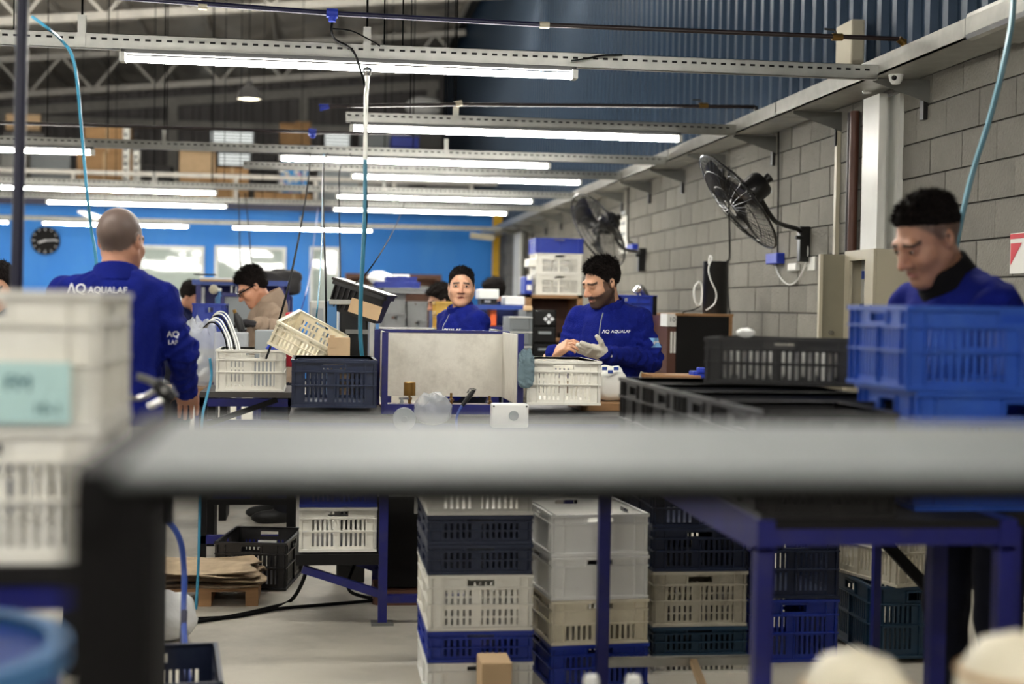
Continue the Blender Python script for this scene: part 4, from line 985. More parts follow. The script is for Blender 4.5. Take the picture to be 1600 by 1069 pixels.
# wooden shelf with stack of crates by the wall
q = pr(822, 461, 910, 540, 13.6); t = thing('wooden_shelf', 'open wooden shelf unit by the block wall', 'shelf', ((q[0] + q[1]) / 2, 13.9, 0))
zz = q[5]
for x in (q[0], q[1] - .05): MB().box(x, x + .05, 13.6, 14.2, 0, zz).build('side', 'wood', t)
for k in range(4): MB().box(q[0], q[1], 13.6, 14.2, zz - .03 - .42 * k, zz - .42 * k).build('shelf_board', 'wood', t)
MB().box(q[0], q[1], 14.18, 14.2, 0, zz).build('back', 'wood_dark', t)
for i, (x0, y0, x1, y1, m, lab) in enumerate(((846, 464, 868, 481, 'plastic_grey', 'grey carton on the wooden shelf left'), (879, 472, 900, 480, 'rubber', 'dark coil on the wooden shelf right'), (835, 466, 845, 480, 'panel_beige', 'beige tin on the wooden shelf'), (885, 492, 905, 508, 'black_matt', 'black part on the lower wooden shelf'))):
    r = pr(x0, y0, x1, y1, 13.65); zb = zz - .42 * (1 if i < 3 else 2)
    tag(MB().box(r[0], r[1], 13.65, 13.9, zb + .001, zb + (r[5] - r[4])).build('stored_box', m, bevel=.01), lab, 'box')
crate_px(838, 909, 460, 13.65, .45, .2, 'slat', 'crate_white', 'white crate on the wooden shelf, lower of two').location.z = zz + .001
crate_px(838, 909, 444, 13.65, .45, .2, 'slat', 'crate_white', 'white crate under the blue tray by the wall').location.z = zz + .204
zt_ = zz + .407
t = crate_px(836, 911, 425, 13.65, .45, .145, 'solid', 'crate_blue', 'bright blue tray on top of the white crates by the wall'); t.location.z = zt_
for i, (x0, y0, x1, y1, m, lab) in enumerate(((820, 432, 832, 460, 'crate_blue', 'blue and white package left of the white crates, lower'), (826, 417, 838, 436, 'crate_white', 'white package leaning left of the blue tray'))):
    r = pr(x0, y0, x1, y1, 13.7)
    o = tag(MB().box(r[0], r[1], 13.7, 14, zz + .001 if i == 0 else zz + .35, r[5]).build('package', m, bevel=.01), lab, 'package')
    for k in range(2): MB().box(r[0] + .02, r[1] - .01, 13.695, 13.7, r[4] + .04 + .1 * k, r[4] + .09 + .1 * k).build('print', 'paper', o)
# blue shelf table behind the facing man
q = pr(752, 477, 823, 484, 11.6); t = thing('parts_shelf', 'blue shelf table with small parts behind the facing man', 'shelf', ((q[0] + q[1]) / 2, 11.8, 0))
MB().box(q[0] - .3, q[1], 11.6, 12.1, q[4], q[5]).build('shelf_board', 'hose_blue', t); MB().box(q[0] - .3, q[1], 11.6, 12.1, q[4] - .18, q[4] - .14).build('shelf_board', 'blue_frame', t)
MB().box(q[0] - .3, q[1], 11.6, 12.1, q[4] - .3, q[4] - .24).build('shelf_board', 'wood', t)
for x in (q[0] - .3, q[1] - .04): MB().box(x, x + .04, 11.6, 12.1, 0, q[4]).build('leg', 'blue_frame', t)
zq = q[5]
def stored(x0, y0, x1, y1, Y, m, lab, cat='box', zb=None, dep=.25, name=None, bevel=.008):
    r = pr(x0, y0, x1, y1, Y); z0 = r[4] if zb is None else zb
    o = MB().box(r[0], r[1], Y, Y + dep, z0, r[5]).build(name or cat.replace(' ', '_'), m, bevel=bevel); return tag(o, lab, cat)
r = pr(748, 452, 779, 478, 11.65)
t = thing('label_printer', 'white box shaped printer on the blue shelf behind the facing man', 'printer', ((r[0] + r[1]) / 2, 11.75, zq))
MB().box(r[0], r[1], 11.62, 11.9, zq + (r[5] - zq) * .38, r[5]).build('cover', 'plastic_white', t, bevel=.008); MB().box(r[0] + .02, r[1] - .01, 11.66, 11.9, zq + .001, zq + (r[5] - zq) * .38).build('base', 'rubber', t)
MB().box(r[0] + .05, r[0] + .1, 11.655, 11.66, zq + .02, zq + .04).build('label', 'paper', t)
stored(789, 463, 820, 476, 11.65, 'plastic_white', 'low white box on the blue shelf beside the grey drawers', zb=zq + .001)
stored(766, 482, 776, 490, 11.64, mat('orange', (226, 96, 40), .5), 'small orange fitting on the lower blue shelf', 'fitting', zb=q[4] - .139)
stored(820, 478, 832, 486, 11.0, 'cardboard_pale', 'torn cardboard piece on the grey cabinet flank', 'cardboard', dep=.1)
# yellow crates
crate_px(681, 712, 512, 9.9, .3, .11, 'solid', 'crate_yellow', 'lower yellow crate beside the facing man').location.z = P(690, 514, 9.9).z
crate_px(681, 712, 492, 9.9, .3, .08, 'solid', 'crate_yellow', 'upper yellow crate beside the facing man').location.z = P(690, 514, 9.9).z + .112
t = thing('side_bench', 'low grey bench under the yellow crates', 'bench', (P(700, 520, 10).x, 10, 0)); x_ = P(700, 520, 10).x; zz_ = P(690, 514, 9.9).z
MB().box(x_ - .5, x_ + .35, 9.8, 10.4, zz_ - .04, zz_ - .002).build('top', 'bench_top', t)
for s in (-.45, .3): MB().box(x_ + s, x_ + s + .05, 9.85, 10.35, 0, zz_ - .04).build('leg', 'blue_frame', t)
# big grey crates and blue bins, far middle
g = 'grey crates stacked far behind the bench'
k = 0
for (x0, x1, pb, pt) in ((598, 634, 530, 490), (598, 634, 490, 458), (636, 668, 530, 500), (636, 668, 500, 470), (570, 598, 530, 470), (600, 668, 458, 449)):
    lab = ['lower left grey crate in the stack far behind the steel tray', 'upper left grey crate in the stack far behind the steel tray', 'lower right grey crate behind the steel tray', 'middle right grey crate behind the steel tray', 'tall grey crate leftmost in the far stack', 'flat wide grey crate lid tray topping the far stack'][k]
    Y = 12.6 if k < 5 else 12.5
    a_ = P(x0, pb, Y); b_ = P(x1, pb, Y); H = P(x0, pt, Y).z - a_.z
    crate(((a_.x + b_.x) / 2, Y + .25, a_.z), round(b_.x - a_.x - .026, 3), .48, round(H - .004, 3), 'solid', 'crate_grey', lab); k += 1
x_ = P(620, 530, 12.6).x; zz_ = P(620, 531, 12.6).z
t = thing('side_bench', 'grey platform carrying the far grey crates', 'bench', (x_, 12.8, 0)); MB().box(x_ - .6, x_ + .35, 12.5, 13.2, zz_ - .05, zz_ - .003).build('top', 'galv_dark', t)
for s in (-.55, .3): MB().box(x_ + s, x_ + s + .05, 12.55, 13.15, 0, zz_ - .05).build('leg', 'blue_frame', t)
for (x0, x1, pb, pt, lab) in ((588, 655, 449, 440, 'long shallow blue bin on the far grey crates'), (606, 650, 440, 432, 'narrow blue bin behind the long shallow one')):
    a_ = P(x0, pb, 12.6); b_ = P(x1, pb, 12.6); crate(((a_.x + b_.x) / 2, 12.85, a_.z), round(b_.x - a_.x, 3), .4, round(P(x0, pt, 12.6).z - a_.z, 3), 'solid', 'crate_blue', lab)
r = pr(540, 428, 690, 441, 24); t = thing('wooden_counter', 'long brown wooden counter frame against the blue wall', 'counter', ((r[0] + r[1]) / 2, 24.2, 0))
MB().box(r[0], r[1], 24, 24.5, r[5] - .08, r[5]).build('top', 'wood_dark', t)
for x in (r[0], r[1] - .08): MB().box(x, x + .08, 24, 24.5, 0, r[5] - .08).build('post', 'wood_dark', t)
MB().box(r[0], r[1], 24.45, 24.5, .2, r[5] - .08).build('back', 'wood_dark', t)
blob('plastic_bag', (P(598, 440, 13.6).x, 13.6, P(598, 446, 13.6).z), (.12, .1, .06), 'bag_white', 'white plastic bag heaped behind the blue bins', 'bag', .5, 7, 4)
stored(614, 429, 640, 436, 13.4, 'paper', 'small white carton behind the blue bins', 'carton', dep=.2)
t = thing('supply_rack', 'tall rack behind the far grey crates', 'rack', (P(615, 480, 13.6).x, 13.6, 0)); x_ = P(615, 480, 13.6).x; zz_ = P(598, 446, 13.6).z
MB().box(x_ - .4, x_ + .4, 13.35, 13.9, zz_ - .04, zz_ - .002).build('shelf_board', 'galv_dark', t)
for s in (-.4, .36): MB().box(x_ + s, x_ + s + .04, 13.4, 13.85, 0, zz_ - .04).build('post', 'blue_frame', t)
# ================================================================== MID BACKGROUND, left
q = pr(300, 438, 450, 446, 11.2); t = thing('tool_rack', 'blue tool rack with upper shelf behind the man in the hoodie', 'rack', ((q[0] + q[1]) / 2, 11.5, 0))
MB().box(q[0], q[1], 11.2, 11.7, q[4], q[5]).build('upper_shelf', 'hose_blue', t)
MB().box(q[0] + .02, q[1], 11.68, 11.7, .7, q[4]).build('back_panel', 'fleece_dark' if False else 'blue_frame', t)
for x in (q[0] + .05, (q[0] + q[1]) / 2, q[1] - .05): MB().box(x - .02, x + .02, 11.2, 11.24, 0, q[4]).build('post', 'blue_frame', t)
MB().box(q[0], q[1], 11.2, 11.7, .84, .88).build('worktop', 'galv_dark', t)
zt = q[5]
stored(311, 434, 366, 439, 11.25, 'paper', 'stack of white papers on the tool rack shelf', 'papers', zb=zt + .001, dep=.3)
stored(312, 440, 368, 442, 11.18, 'cardboard_pale', 'brown card strip on the tool rack shelf edge', 'card', zb=zt + .001, dep=.02)
stored(302, 428, 336, 434, 11.4, 'bag_dark', 'dark folded bag on the tool rack shelf', 'bag', zb=zt + .04, dep=.2)
r = pr(351, 464, 397, 520, 10.9); t = thing('screen_panel', 'grey protective screen panel behind the man in the hoodie', 'screen', ((r[0] + r[1]) / 2, 10.9, .88))
MB().box(r[0], r[1], 10.9, 10.92, .9, r[5]).build('sheet', 'plastic_grey', t); MB().box(r[0] - .02, r[1] + .02, 10.885, 10.93, r[5], r[5] + .03).build('frame', 'blue_frame', t)
for x in (r[0] - .03, r[1]): MB().box(x, x + .03, 10.885, 10.93, 0, r[5]).build('frame', 'blue_frame', t)
stored(304, 476, 327, 494, 11.15, 'plastic_white', 'white square box on the tool rack', 'box', dep=.1, zb=None)
stored(306, 448, 320, 475, 11.3, 'plastic_white', 'tall white cover hanging on the tool rack', 'cover', dep=.06)
c = P(343, 482, 11.1); t = thing('spray_bottle', 'light blue spray bottle on the tool rack', 'bottle', c)
MB().lathe([(.03, 0), (.034, .02), (.034, .08), (.012, .11), (.012, .13), (0, .13)], c, 14).build('body', 'plastic_lightblue', t, smooth=True); MB().box(c.x - .04, c.x + .015, c.y - .012, c.y + .012, c.z + .13, c.z + .155).build('trigger', 'plastic_white', t, bevel=.004)
stored(338, 482, 352, 484, 11.04, 'dark_frame', 'small bracket shelf under the spray bottle', 'bracket', dep=.66)
blob('work_lamp', (P(334, 458, 11.1).x, 11.1, P(334, 460, 11.1).z), (.035, .035, .035), 'panel_beige', 'pale work lamp head on the tool rack', 'lamp', .1, 3, 1)
for i, px in enumerate((362, 368, 374)):
    c = P(px, 462, 11.25); tag(MB().tube([c, c + Vector((.01 * i, 0, .07)), c + Vector((.03, 0, .1))], .01, 6).build('hand_tool', 'plastic_white' if i < 2 else 'plastic_grey'), 'small pale hand tool hanging on the tool rack, %s of three' % ['left', 'middle', 'right'][i], 'tool')
# black sports bag above hoodie man
c = P(438, 462, 11.6); blob('sports_bag', (P(437, 465, 12.2).x, 12.2, P(437, 462, 12.2).z), (.17, .12, .095), 'bag_dark', 'black sports bag behind the man in the beige hoodie', 'bag', .3, 6, 6, sub=4, box=.5)
r = pr(422, 462, 456, 540, 12.0); t = thing('tall_bin', 'dark blue tall locker below the black sports bag', 'locker', ((r[0] + r[1]) / 2, 12.2, 0)); MB().box(r[0] - .1, r[1], 12.0, 12.4, .02, r[5]).build('body', 'blue_frame', t, bevel=.01); MB().box(r[0], r[1] - .02, 11.99, 12, r[5] - .25, r[5] - .04).build('panel', 'plastic_grey', t)
r = pr(483, 470, 512, 540, 9.6); t = thing('steel_housing', 'pale steel machine housing right of the hanging cables', 'machine', ((r[0] + r[1]) / 2, 9.8, 0)); MB().box(r[0], r[1], 9.6, 10, 0, r[5]).build('body', 'galv', t, bevel=.01); MB().box(r[0] + .02, r[1] - .03, 9.59, 9.6, r[4] + .05, r[5] - .05).build('panel', 'plastic_grey', t)
r = pr(578, 470, 592, 520, 9.0); t = thing('steel_housing', 'light blue upright strip lamp behind the tilted black box', 'strip lamp', ((r[0] + r[1]) / 2, 9, 0)); MB().box(r[0], r[1] - .03, 9, 9.3, 0, r[5]).build('body', 'galv', t); MB().box(r[1] - .02, r[1], 8.98, 9.02, r[4], r[5]).build('strip', 'plastic_lightblue', t)
# red part, blue motor, and things on the left bench
stored(446, 488, 462, 504, 8.45, 'plastic_red', 'red plastic fitting behind the tilted cream crate', 'fitting', dep=.06, zb=zl + .12)
c = P(466, 498, 8.3); t = thing('pressure_gauge', 'blue and black pressure gauge standing behind the cream crate', 'gauge', (c.x, c.y, zl))
MB().cyl((c.x, c.y, zl), (c.x, c.y, c.z), .012).build('stem', 'hose_blue', t); M = Matrix.Translation(c) @ Matrix.Rotation(math.pi / 2, 4, 'X')
MB().lathe([(0, .02), (.035, .02), (.04, .01), (.04, -.02), (0, -.02)], n=20, M=M).build('dial_case', 'blue_frame', t, smooth=True); MB().lathe([(0, .0225), (.02, .0225), (.02, .02)], n=16, M=M).build('dial', 'rubber', t)
stored(398, 516, 432, 545, 8.35, 'plastic_grey', 'grey metal box at the elbow of the man in the hoodie', 'box', dep=.2, zb=zl + .001)
stored(432, 515, 446, 545, 8.4, 'galv', 'steel plate standing beside the grey metal box', 'plate', dep=.03, zb=zl + .001)
blob('cloth_bundle', (P(432, 540, 8.2).x, 8.2, zl + .22), (.06, .04, .02), 'plastic_blue', 'blue cloth laid over the off-white crate on the left bench', 'cloth', .4, 6, 9)
# bag of bottles and hose bundle
o = blob('bottle_bag', (P(312, 600, 8.86).x, 8.86, P(312, 604, 8.86).z), (.1, .1, .18), 'clear_plastic', 'large clear bag of white bottles beside the left bench', 'bag', .3, 9, 12, sub=4, box=.6)
rs = random.Random(3)
t = thing('box_stand', 'plain stand carrying the clear bag of bottles', 'stand', (P(312, 604, 8.86).x, 8.86, 0)); x_ = P(308, 604, 8.86).x; z_ = P(312, 604, 8.86).z - .002
MB().box(x_ - .3, x_ + .12, 8.7, 9.05, z_ - .04, z_).build('top', 'wood', t)
for s in (-.28, .08): MB().box(x_ + s, x_ + s + .04, 8.72, 9.0, 0, z_ - .04).build('leg', 'dark_frame', t)
for i in range(9):
    a_ = P(292 + 5 * (i % 5) + rs.uniform(-1, 1), 592 - 14 * (i // 5) - 26 * (i % 2) - 4 * (i % 3), 8.8)
    q_ = Vector((rs.uniform(-1, 1), rs.uniform(-.3, .3), rs.uniform(.2, 1))).normalized()
    t = MB().tube([a_, a_ + q_ * .05, a_ + q_ * .058, a_ + q_ * .075], [.017, .017, .008, .008], 10).build('bottle', ['plastic_white', 'hose_blue', 'plastic_lightblue'][i % 3] if i % 2 else 'plastic_white', smooth=True)
    tag(t, 'small white or blue bottle inside the clear bag beside the left bench', 'bottle', 'bottles in the clear bag')
for i in range(6):
    a_ = [P(318 + i, 512, 8.4), P(328 + 2 * i, 504 - 3 * i, 8.3), P(340 + 3 * i, 508 - 3 * i, 8.2), P(352 + 4 * i, 530 + i, 8.15), P(356 + 4 * i, 560, 8.1)]
    cable('white_hose', a_, .0045, 'plastic_white' if i % 3 else 'cable_black', '%s hose, %s in the bundle arching out of the off-white crate' % ('white' if i % 3 else 'black', 'lowest second third fourth fifth topmost'.split()[i]), 'hose', 'hose bundle above the off-white crate')
q_ = pr(330, 520, 385, 548, 8.3); tag(MB().box(q_[0], q_[1], 8.51, 8.63, zl + .001, q_[5]).build('wire_basket', 'clear_plastic', bevel=.01), 'clear ribbed tray of hoses behind the off-white crate', 'tray')
crate_px(300, 352, 545, 9.6, .3, .3, 'solid', 'crate_blue', 'blue crate below the small dark haired man').location.z = P(320, 545, 9.6).z
x_ = P(325, 546, 9.6).x; z_ = P(320, 545, 9.6).z - .002; t = thing('side_bench', 'bench under the blue crate before the small dark haired man', 'bench', (x_, 9.75, 0)); MB().box(x_ - .4, x_ + .14, 9.55, 10, z_ - .04, z_).build('top', 'galv_dark', t)
for s in (-.38, .08): MB().box(x_ + s, x_ + s + .05, 9.6, 9.95, 0, z_ - .04).build('leg', 'dark_frame', t)
# wall clock
c = P(71, 376, YM - .06); t = thing('wall_clock', 'round black wall clock on the blue wall', 'clock', (c.x, YM - .05, c.z)); M = Matrix.Translation((c.x, YM - .04, c.z)) @ Matrix.Rotation(math.pi / 2, 4, 'X'); R_ = .26
MB().lathe([(0, .04), (R_ * .96, .04), (R_, .03), (R_, -.02), (0, -.02)], n=40, M=M).build('face', 'black_matt', t, smooth=True)
for i in range(12):
    a_ = 2 * math.pi * i / 12; s = .03 if i % 3 else .05
    MB().box(-.008, .008, R_ * .9 - s, R_ * .9, .041, .044, M @ Matrix.Rotation(a_, 4, 'Z')).build('hour_mark', 'print_white', t)
MB().box(-.012, .012, -.02, .13, .045, .049, M @ Matrix.Rotation(1.9, 4, 'Z')).build('hour_hand', 'print_white', t); MB().box(-.008, .008, -.02, .19, .05, .054, M @ Matrix.Rotation(-1.5, 4, 'Z')).build('minute_hand', 'print_white', t)
# tilted white lamp lying near the far channel
t = thing('lamp_cover', 'tilted white lamp cover hanging left of the bald head', 'lamp cover', P(146, 346, 19.4))
MB().bar(P(128, 331, 20), P(165, 346, 19), .12, .04).build('cover', 'white_metal', t)
for q_ in (P(128, 331, 20), P(165, 346, 19)): MB().cyl(q_, (q_.x, q_.y, zroof(q_.x) - .05), .004, n=5).build('cord', 'cable_black', t)
tag(MB().bar(P(735, 368, 24.5), P(772, 372, 24.5), .12, .1).build('wall_lamp', 'panel_beige'), 'small pale lamp bracket by the yellow column', 'bracket')
# ================================================================== UPPER FLOOR STOCK
def ub(x0, y0, x1, y1, Y, m, lab, cat='carton', zb=None):
    r = pr(x0, y0, x1, y1, Y); z0 = max(r[4], ZM + .1) if zb is None else zb
    o = MB().box(r[0], r[1], Y, Y + .5, z0, max(r[5], z0 + .1)).build(cat.replace(' ', '_'), m, bevel=.02); return tag(o, lab, cat)
zu = ZM + .101
U = [(132, 196, 203, 238, 30, 'cardboard', 'large brown carton at left on the upper floor, top of its pile', None, 238), (120, 238, 206, 285, 30, 'cardboard', 'wide brown carton under the large one on the upper floor', None, 285), (118, 285, 206, 322, 30, 'cardboard', 'lowest brown carton of the left pile on the upper floor', zu, 322),
     (280, 236, 336, 280, 29.5, 'cardboard_pale', 'pale carton left of the small louvre window on the upper floor', None, 0), (280, 280, 336, 322, 29.5, 'cardboard', 'brown carton below the pale one, upper floor middle', zu, 0),
     (338, 262, 388, 290, 29.5, 'cardboard', 'brown carton under the small louvre window', None, 0), (338, 290, 388, 322, 29.5, 'cardboard', 'brown carton at floor level under the small louvre window', zu, 0),
     (398, 300, 428, 322, 28, 'cardboard', 'small brown carton left of the flowered packs', zu, 0), (430, 302, 488, 322, 28, 'cardboard', 'brown carton in front of the flowered packs', zu, 0),
     (437, 192, 461, 230, 33, 'cardboard', 'dark brown carton standing below the blue wall end', None, 0), (461, 190, 486, 228, 33, 'cardboard', 'second dark brown carton standing below the blue wall end', None, 0), (437, 229, 487, 322, 33.05, 'bag_dark', 'dark pallet pile carrying the two dark brown cartons', zu, 0),
     (562, 210, 655, 232, 32, 'plastic_grey', 'grey wrapped pile on the upper floor behind the teal hose', None, 0), (562, 232, 655, 322, 32, 'mezz', 'dark wrapped pile on the upper floor behind the teal hose', zu, 0),
     (610, 213, 655, 231, 31, 'plastic_blue', 'blue bin with white stripes on the upper floor', None, 0), (608, 231, 658, 322, 31.05, 'mezz', 'dim pile carrying the striped blue bin', zu, 0),
     (496, 240, 560, 322, 29, 'plastic_grey', 'grey covered machine on the upper floor behind the hanging cables', zu, 0), (665, 255, 740, 322, 29, 'mezz', 'dim grey pile at the right end of the upper floor', zu, 0),
     (560, 270, 640, 322, 28.4, 'galv_dark', 'low dim metal boxes on the upper floor, middle', zu, 0),
     (0, 236, 40, 322, 29, 'galv_dark', 'dim covered pile at the left edge of the upper floor', zu, 0), (42, 240, 110, 300, 30.5, 'plastic_grey', 'film wrapped grey stock at left on the upper floor', None, 0), (42, 300, 110, 322, 30.5, 'cardboard', 'flat carton under the film wrapped stock', zu, 0),
     (225, 258, 268, 322, 30, 'bag_dark', 'dark bagged stock left of the middle cartons', zu, 0), (395, 240, 432, 300, 31, 'bag_dark', 'dark bagged stock left of the flowered packs', None, 0), (395, 299, 432, 322, 31, 'cardboard_old', 'old carton under the dark bagged stock', zu, 0)]
for (x0, y0, x1, y1, Y, m, lab, zb, _) in U:
    o = ub(x0, y0, x1, y1, Y, m, lab, 'carton' if 'card' in m else 'stock pile', zb)
    if m.startswith('cardboard') and x1 - x0 > 35:
        r = pr(x0, y0, x1, y1, Y); zm = max(r[4], ZM + .1)
        MB().box((r[0] + r[1]) / 2 - .03, (r[0] + r[1]) / 2 + .03, Y - .012, Y, zm, max(r[5], zm + .1)).build('tape', 'cardboard_pale', o)
# brown cardboard tubes
for i in range(6):
    y_ = P(10, 183 + 8 * (i // 2), 31 + (i % 2) * .3); a_ = P(10 + 3 * (i % 2), 183 + 8 * (i // 2), 31 + (i % 2) * .3); b_ = P(64, 184 + 8 * (i // 2), 31 + (i % 2) * .3)
    tag(MB().tube([a_, b_], .07, 12).build('cardboard_tube', 'cardboard_pale'), 'brown cardboard tube in the bundle at the left edge of the upper floor', 'tube', 'bundle of cardboard tubes')
r = pr(5, 208, 70, 236, 31); tag(MB().box(r[0], r[1], 31, 31.8, zu, r[5]).build('pallet_pile', 'mezz'), 'dim pile carrying the bundle of cardboard tubes', 'stock pile')
# flowered packs
rs = random.Random(5)
for i, (x0, y0, x1, y1, lab) in enumerate(((438, 252, 460, 278, 'left upper'), (460, 252, 482, 278, 'right upper'), (436, 278, 459, 302, 'left lower'), (459, 278, 481, 302, 'right lower'))):
    r = pr(x0, y0, x1, y1, 29); o = tag(MB().box(r[0], r[1], 29, 29.4, r[4], r[5]).build('flowered_pack', 'sky_print', bevel=.03), 'pink and blue flowered pack, %s of four on the upper floor' % lab, 'pack')
    for k in range(9):
        x = rs.uniform(r[0] + .03, r[1] - .05); z = rs.uniform(r[4] + .03, r[5] - .05); s = rs.uniform(.03, .06)
        MB().cyl((x, 28.985, z), (x, 29, z), s, n=7).build('print', 'pink' if k % 2 else 'paper', o)
r = pr(434, 302, 484, 322, 29); tag(MB().box(r[0], r[1], 29, 29.5, zu, r[4] + (r[5] - r[4])).build('pallet_pile', 'cardboard_old'), 'old carton base under the flowered packs', 'carton')
# upper floor guard rail and tall pale bag
t = thing('guard_rail', 'grey guard rail along the edge of the upper floor', 'railing', (0, YM + .1, ZM + .1))
za = P(300, 274, YM + .1).z
MB().cyl((XL, YM + .1, za), (XW, YM + .1, za), .045, n=10).build('rail', 'truss', t)
for i in range(11): MB().cyl((XW - .5 - 1.5 * i, YM + .1, ZM + .1), (XW - .5 - 1.5 * i, YM + .1, za), .035, n=8).build('post', 'truss', t)
blob('bulk_bag', (P(663, 190, 34).x, 34, P(663, 186, 34).z), (.40, .3, .24), 'bag_white', 'pale bulky sack at the corner of the upper floor under the roof', 'sack', .3, 4, 21)
r = pr(640, 186, 688, 300, 33.8); tag(MB().box(r[0], r[1], 33.75, 34.4, zu, P(663, 187, 34).z).build('stock_pile', 'mezz'), 'dim stack carrying the pale bulky sack', 'stock pile')
# spotted pillars of film wrap
t = thing('film_roll', 'upright rolls of printed film standing on the upper floor', 'film roll', (P(207, 300, 28.5).x, 28.5, zu))
for x in (197, 213):
    a_ = P(x, 300, 28.5); b_ = P(x, 200 if x < 200 else 235, 28.5); MB().cyl((a_.x, 28.5, zu), (a_.x, 28.5, b_.z), .07, n=14).build('roll', 'paper', t)
    for k in range(9): MB().box(a_.x - .03, a_.x + .02, 28.42, 28.45, zu + .12 + .14 * k, zu + .17 + .14 * k).build('print', 'ink', t)
# ================================================================== PEOPLE
def nets(fn, lo, hi, h):
    lo = np.array(lo, float); hi = np.array(hi, float)
    n = np.ceil((hi - lo) / h).astype(int) + 1
    ax = [lo[i] + h * np.arange(n[i]) for i in range(3)]
    G = np.stack(np.meshgrid(*ax, indexing='ij'), -1).reshape(-1, 3).astype(np.float32)
    D = fn(G).reshape(n).astype(np.float32)
    S = D < 0; c = tuple(n - 1)
    acc = np.zeros(c + (3,), np.float32); cnt = np.zeros(c, np.float32)
    def sl(o): return tuple(slice(o[i], o[i] + c[i]) for i in range(3))
    for a in range(3):
        for u in (0, 1):
            for v in (0, 1):
                o = [0, 0, 0]; o[(a + 1) % 3] = u; o[(a + 2) % 3] = v; o2 = list(o); o2[a] = 1
                d0, d1 = D[sl(o)], D[sl(o2)]; m = (d0 < 0) != (d1 < 0)
                t = np.where(m, d0 / np.where(m, d0 - d1, 1), 0)
                for i in range(3): acc[..., i] += m * (o[i] + (t if i == a else 0))
                cnt += m
    act = cnt > 0; idx = -np.ones(c, int); idx[act] = np.arange(act.sum())
    V = (np.argwhere(act) + acc[act] / cnt[act][:, None]) * h + lo
    Fs = []
    for a in range(3):
        b, d = (a + 1) % 3, (a + 2) % 3
        s0 = [slice(1, -1)] * 3; s1 = [slice(1, -1)] * 3; s0[a] = slice(0, -1); s1[a] = slice(1, None)
        A = S[tuple(s0)]; B = S[tuple(s1)]; m = A != B
        ii = np.argwhere(m); off = np.array([1, 1, 1]); off[a] = 0; ii = ii + off
        def cell(db, dd):
            q = ii.copy(); q[:, b] -= db; q[:, d] -= dd; return idx[q[:, 0], q[:, 1], q[:, 2]]
        Q = np.stack([cell(1, 1), cell(0, 1), cell(0, 0), cell(1, 0)], 1)
        fl = ~A[m]; Q[fl] = Q[fl][:, ::-1]
        Fs.append(Q)
    return V, np.concatenate(Fs)
def ell(Pp, c, r):
    q = Pp - np.array(c, np.float32); r = np.array(r, np.float32)
    k0 = np.linalg.norm(q / r, axis=1); k1 = np.linalg.norm(q / (r * r), axis=1) + 1e-9
    return k0 * (k0 - 1) / k1
def cone(Pp, a, b, ra, rb):
    a = np.array(a, np.float32); b = np.array(b, np.float32); d = b - a
    t = np.clip(((Pp - a) @ d) / (d @ d + 1e-9), 0, 1)
    return np.linalg.norm(Pp - a - t[:, None] * d, axis=1) - (ra + t * (rb - ra))
def smin(a, b, k):
    h = np.clip(.5 + .5 * (b - a) / k, 0, 1); return b * (1 - h) + a * h - k * h * (1 - h)
def smax(a, b, k): return -smin(-a, -b, k)
def R3(e): return np.array(Euler(e, 'XYZ').to_matrix())
def rotz(a): return np.array(Matrix.Rotation(a, 3, 'Z'))
def rotx(a): return np.array(Matrix.Rotation(a, 3, 'X'))
def roty(a): return np.array(Matrix.Rotation(a, 3, 'Y'))
def obj_np(name, V, Fc, m, parent, col=None, smooth=True):
    me = bpy.data.meshes.new(name); me.from_pydata(V.tolist(), [], [tuple(int(i) for i in q) for q in Fc])
    me.materials.append(MM[m]); me.polygons.foreach_set('use_smooth', [True] * len(me.polygons))
    if col is not None:
        at = me.color_attributes.new('Col', 'FLOAT_COLOR', 'POINT')
        at.data.foreach_set('color', np.concatenate([col, np.ones((len(col), 1))], 1).astype(np.float32).ravel())
    o = bpy.data.objects.new(name, me); COL.objects.link(o)
    if parent is not None: o.parent = parent
    return o
def folds(V, amp, seed, fr=1.0):
    rs = np.random.RandomState(seed); d = np.zeros(len(V))
    for i in range(9):
        k = rs.randn(3) * (9 + 5 * i) * fr; k[2] *= .6
        w_ = V @ k + 1.2 * np.sin(V @ (rs.randn(3) * 7) + rs.rand() * 6)
        d += (np.abs(np.sin(w_)) - .63) / (1 + .45 * i)
    return d * amp
def vnormals(V, Fc):
    N = np.zeros_like(V); a, b, c, d = (V[Fc[:, i]] for i in range(4)); n = np.cross(c - a, d - b)
    for i in range(4): np.add.at(N, Fc[:, i], n)
    return N / (np.linalg.norm(N, axis=1)[:, None] + 1e-12)
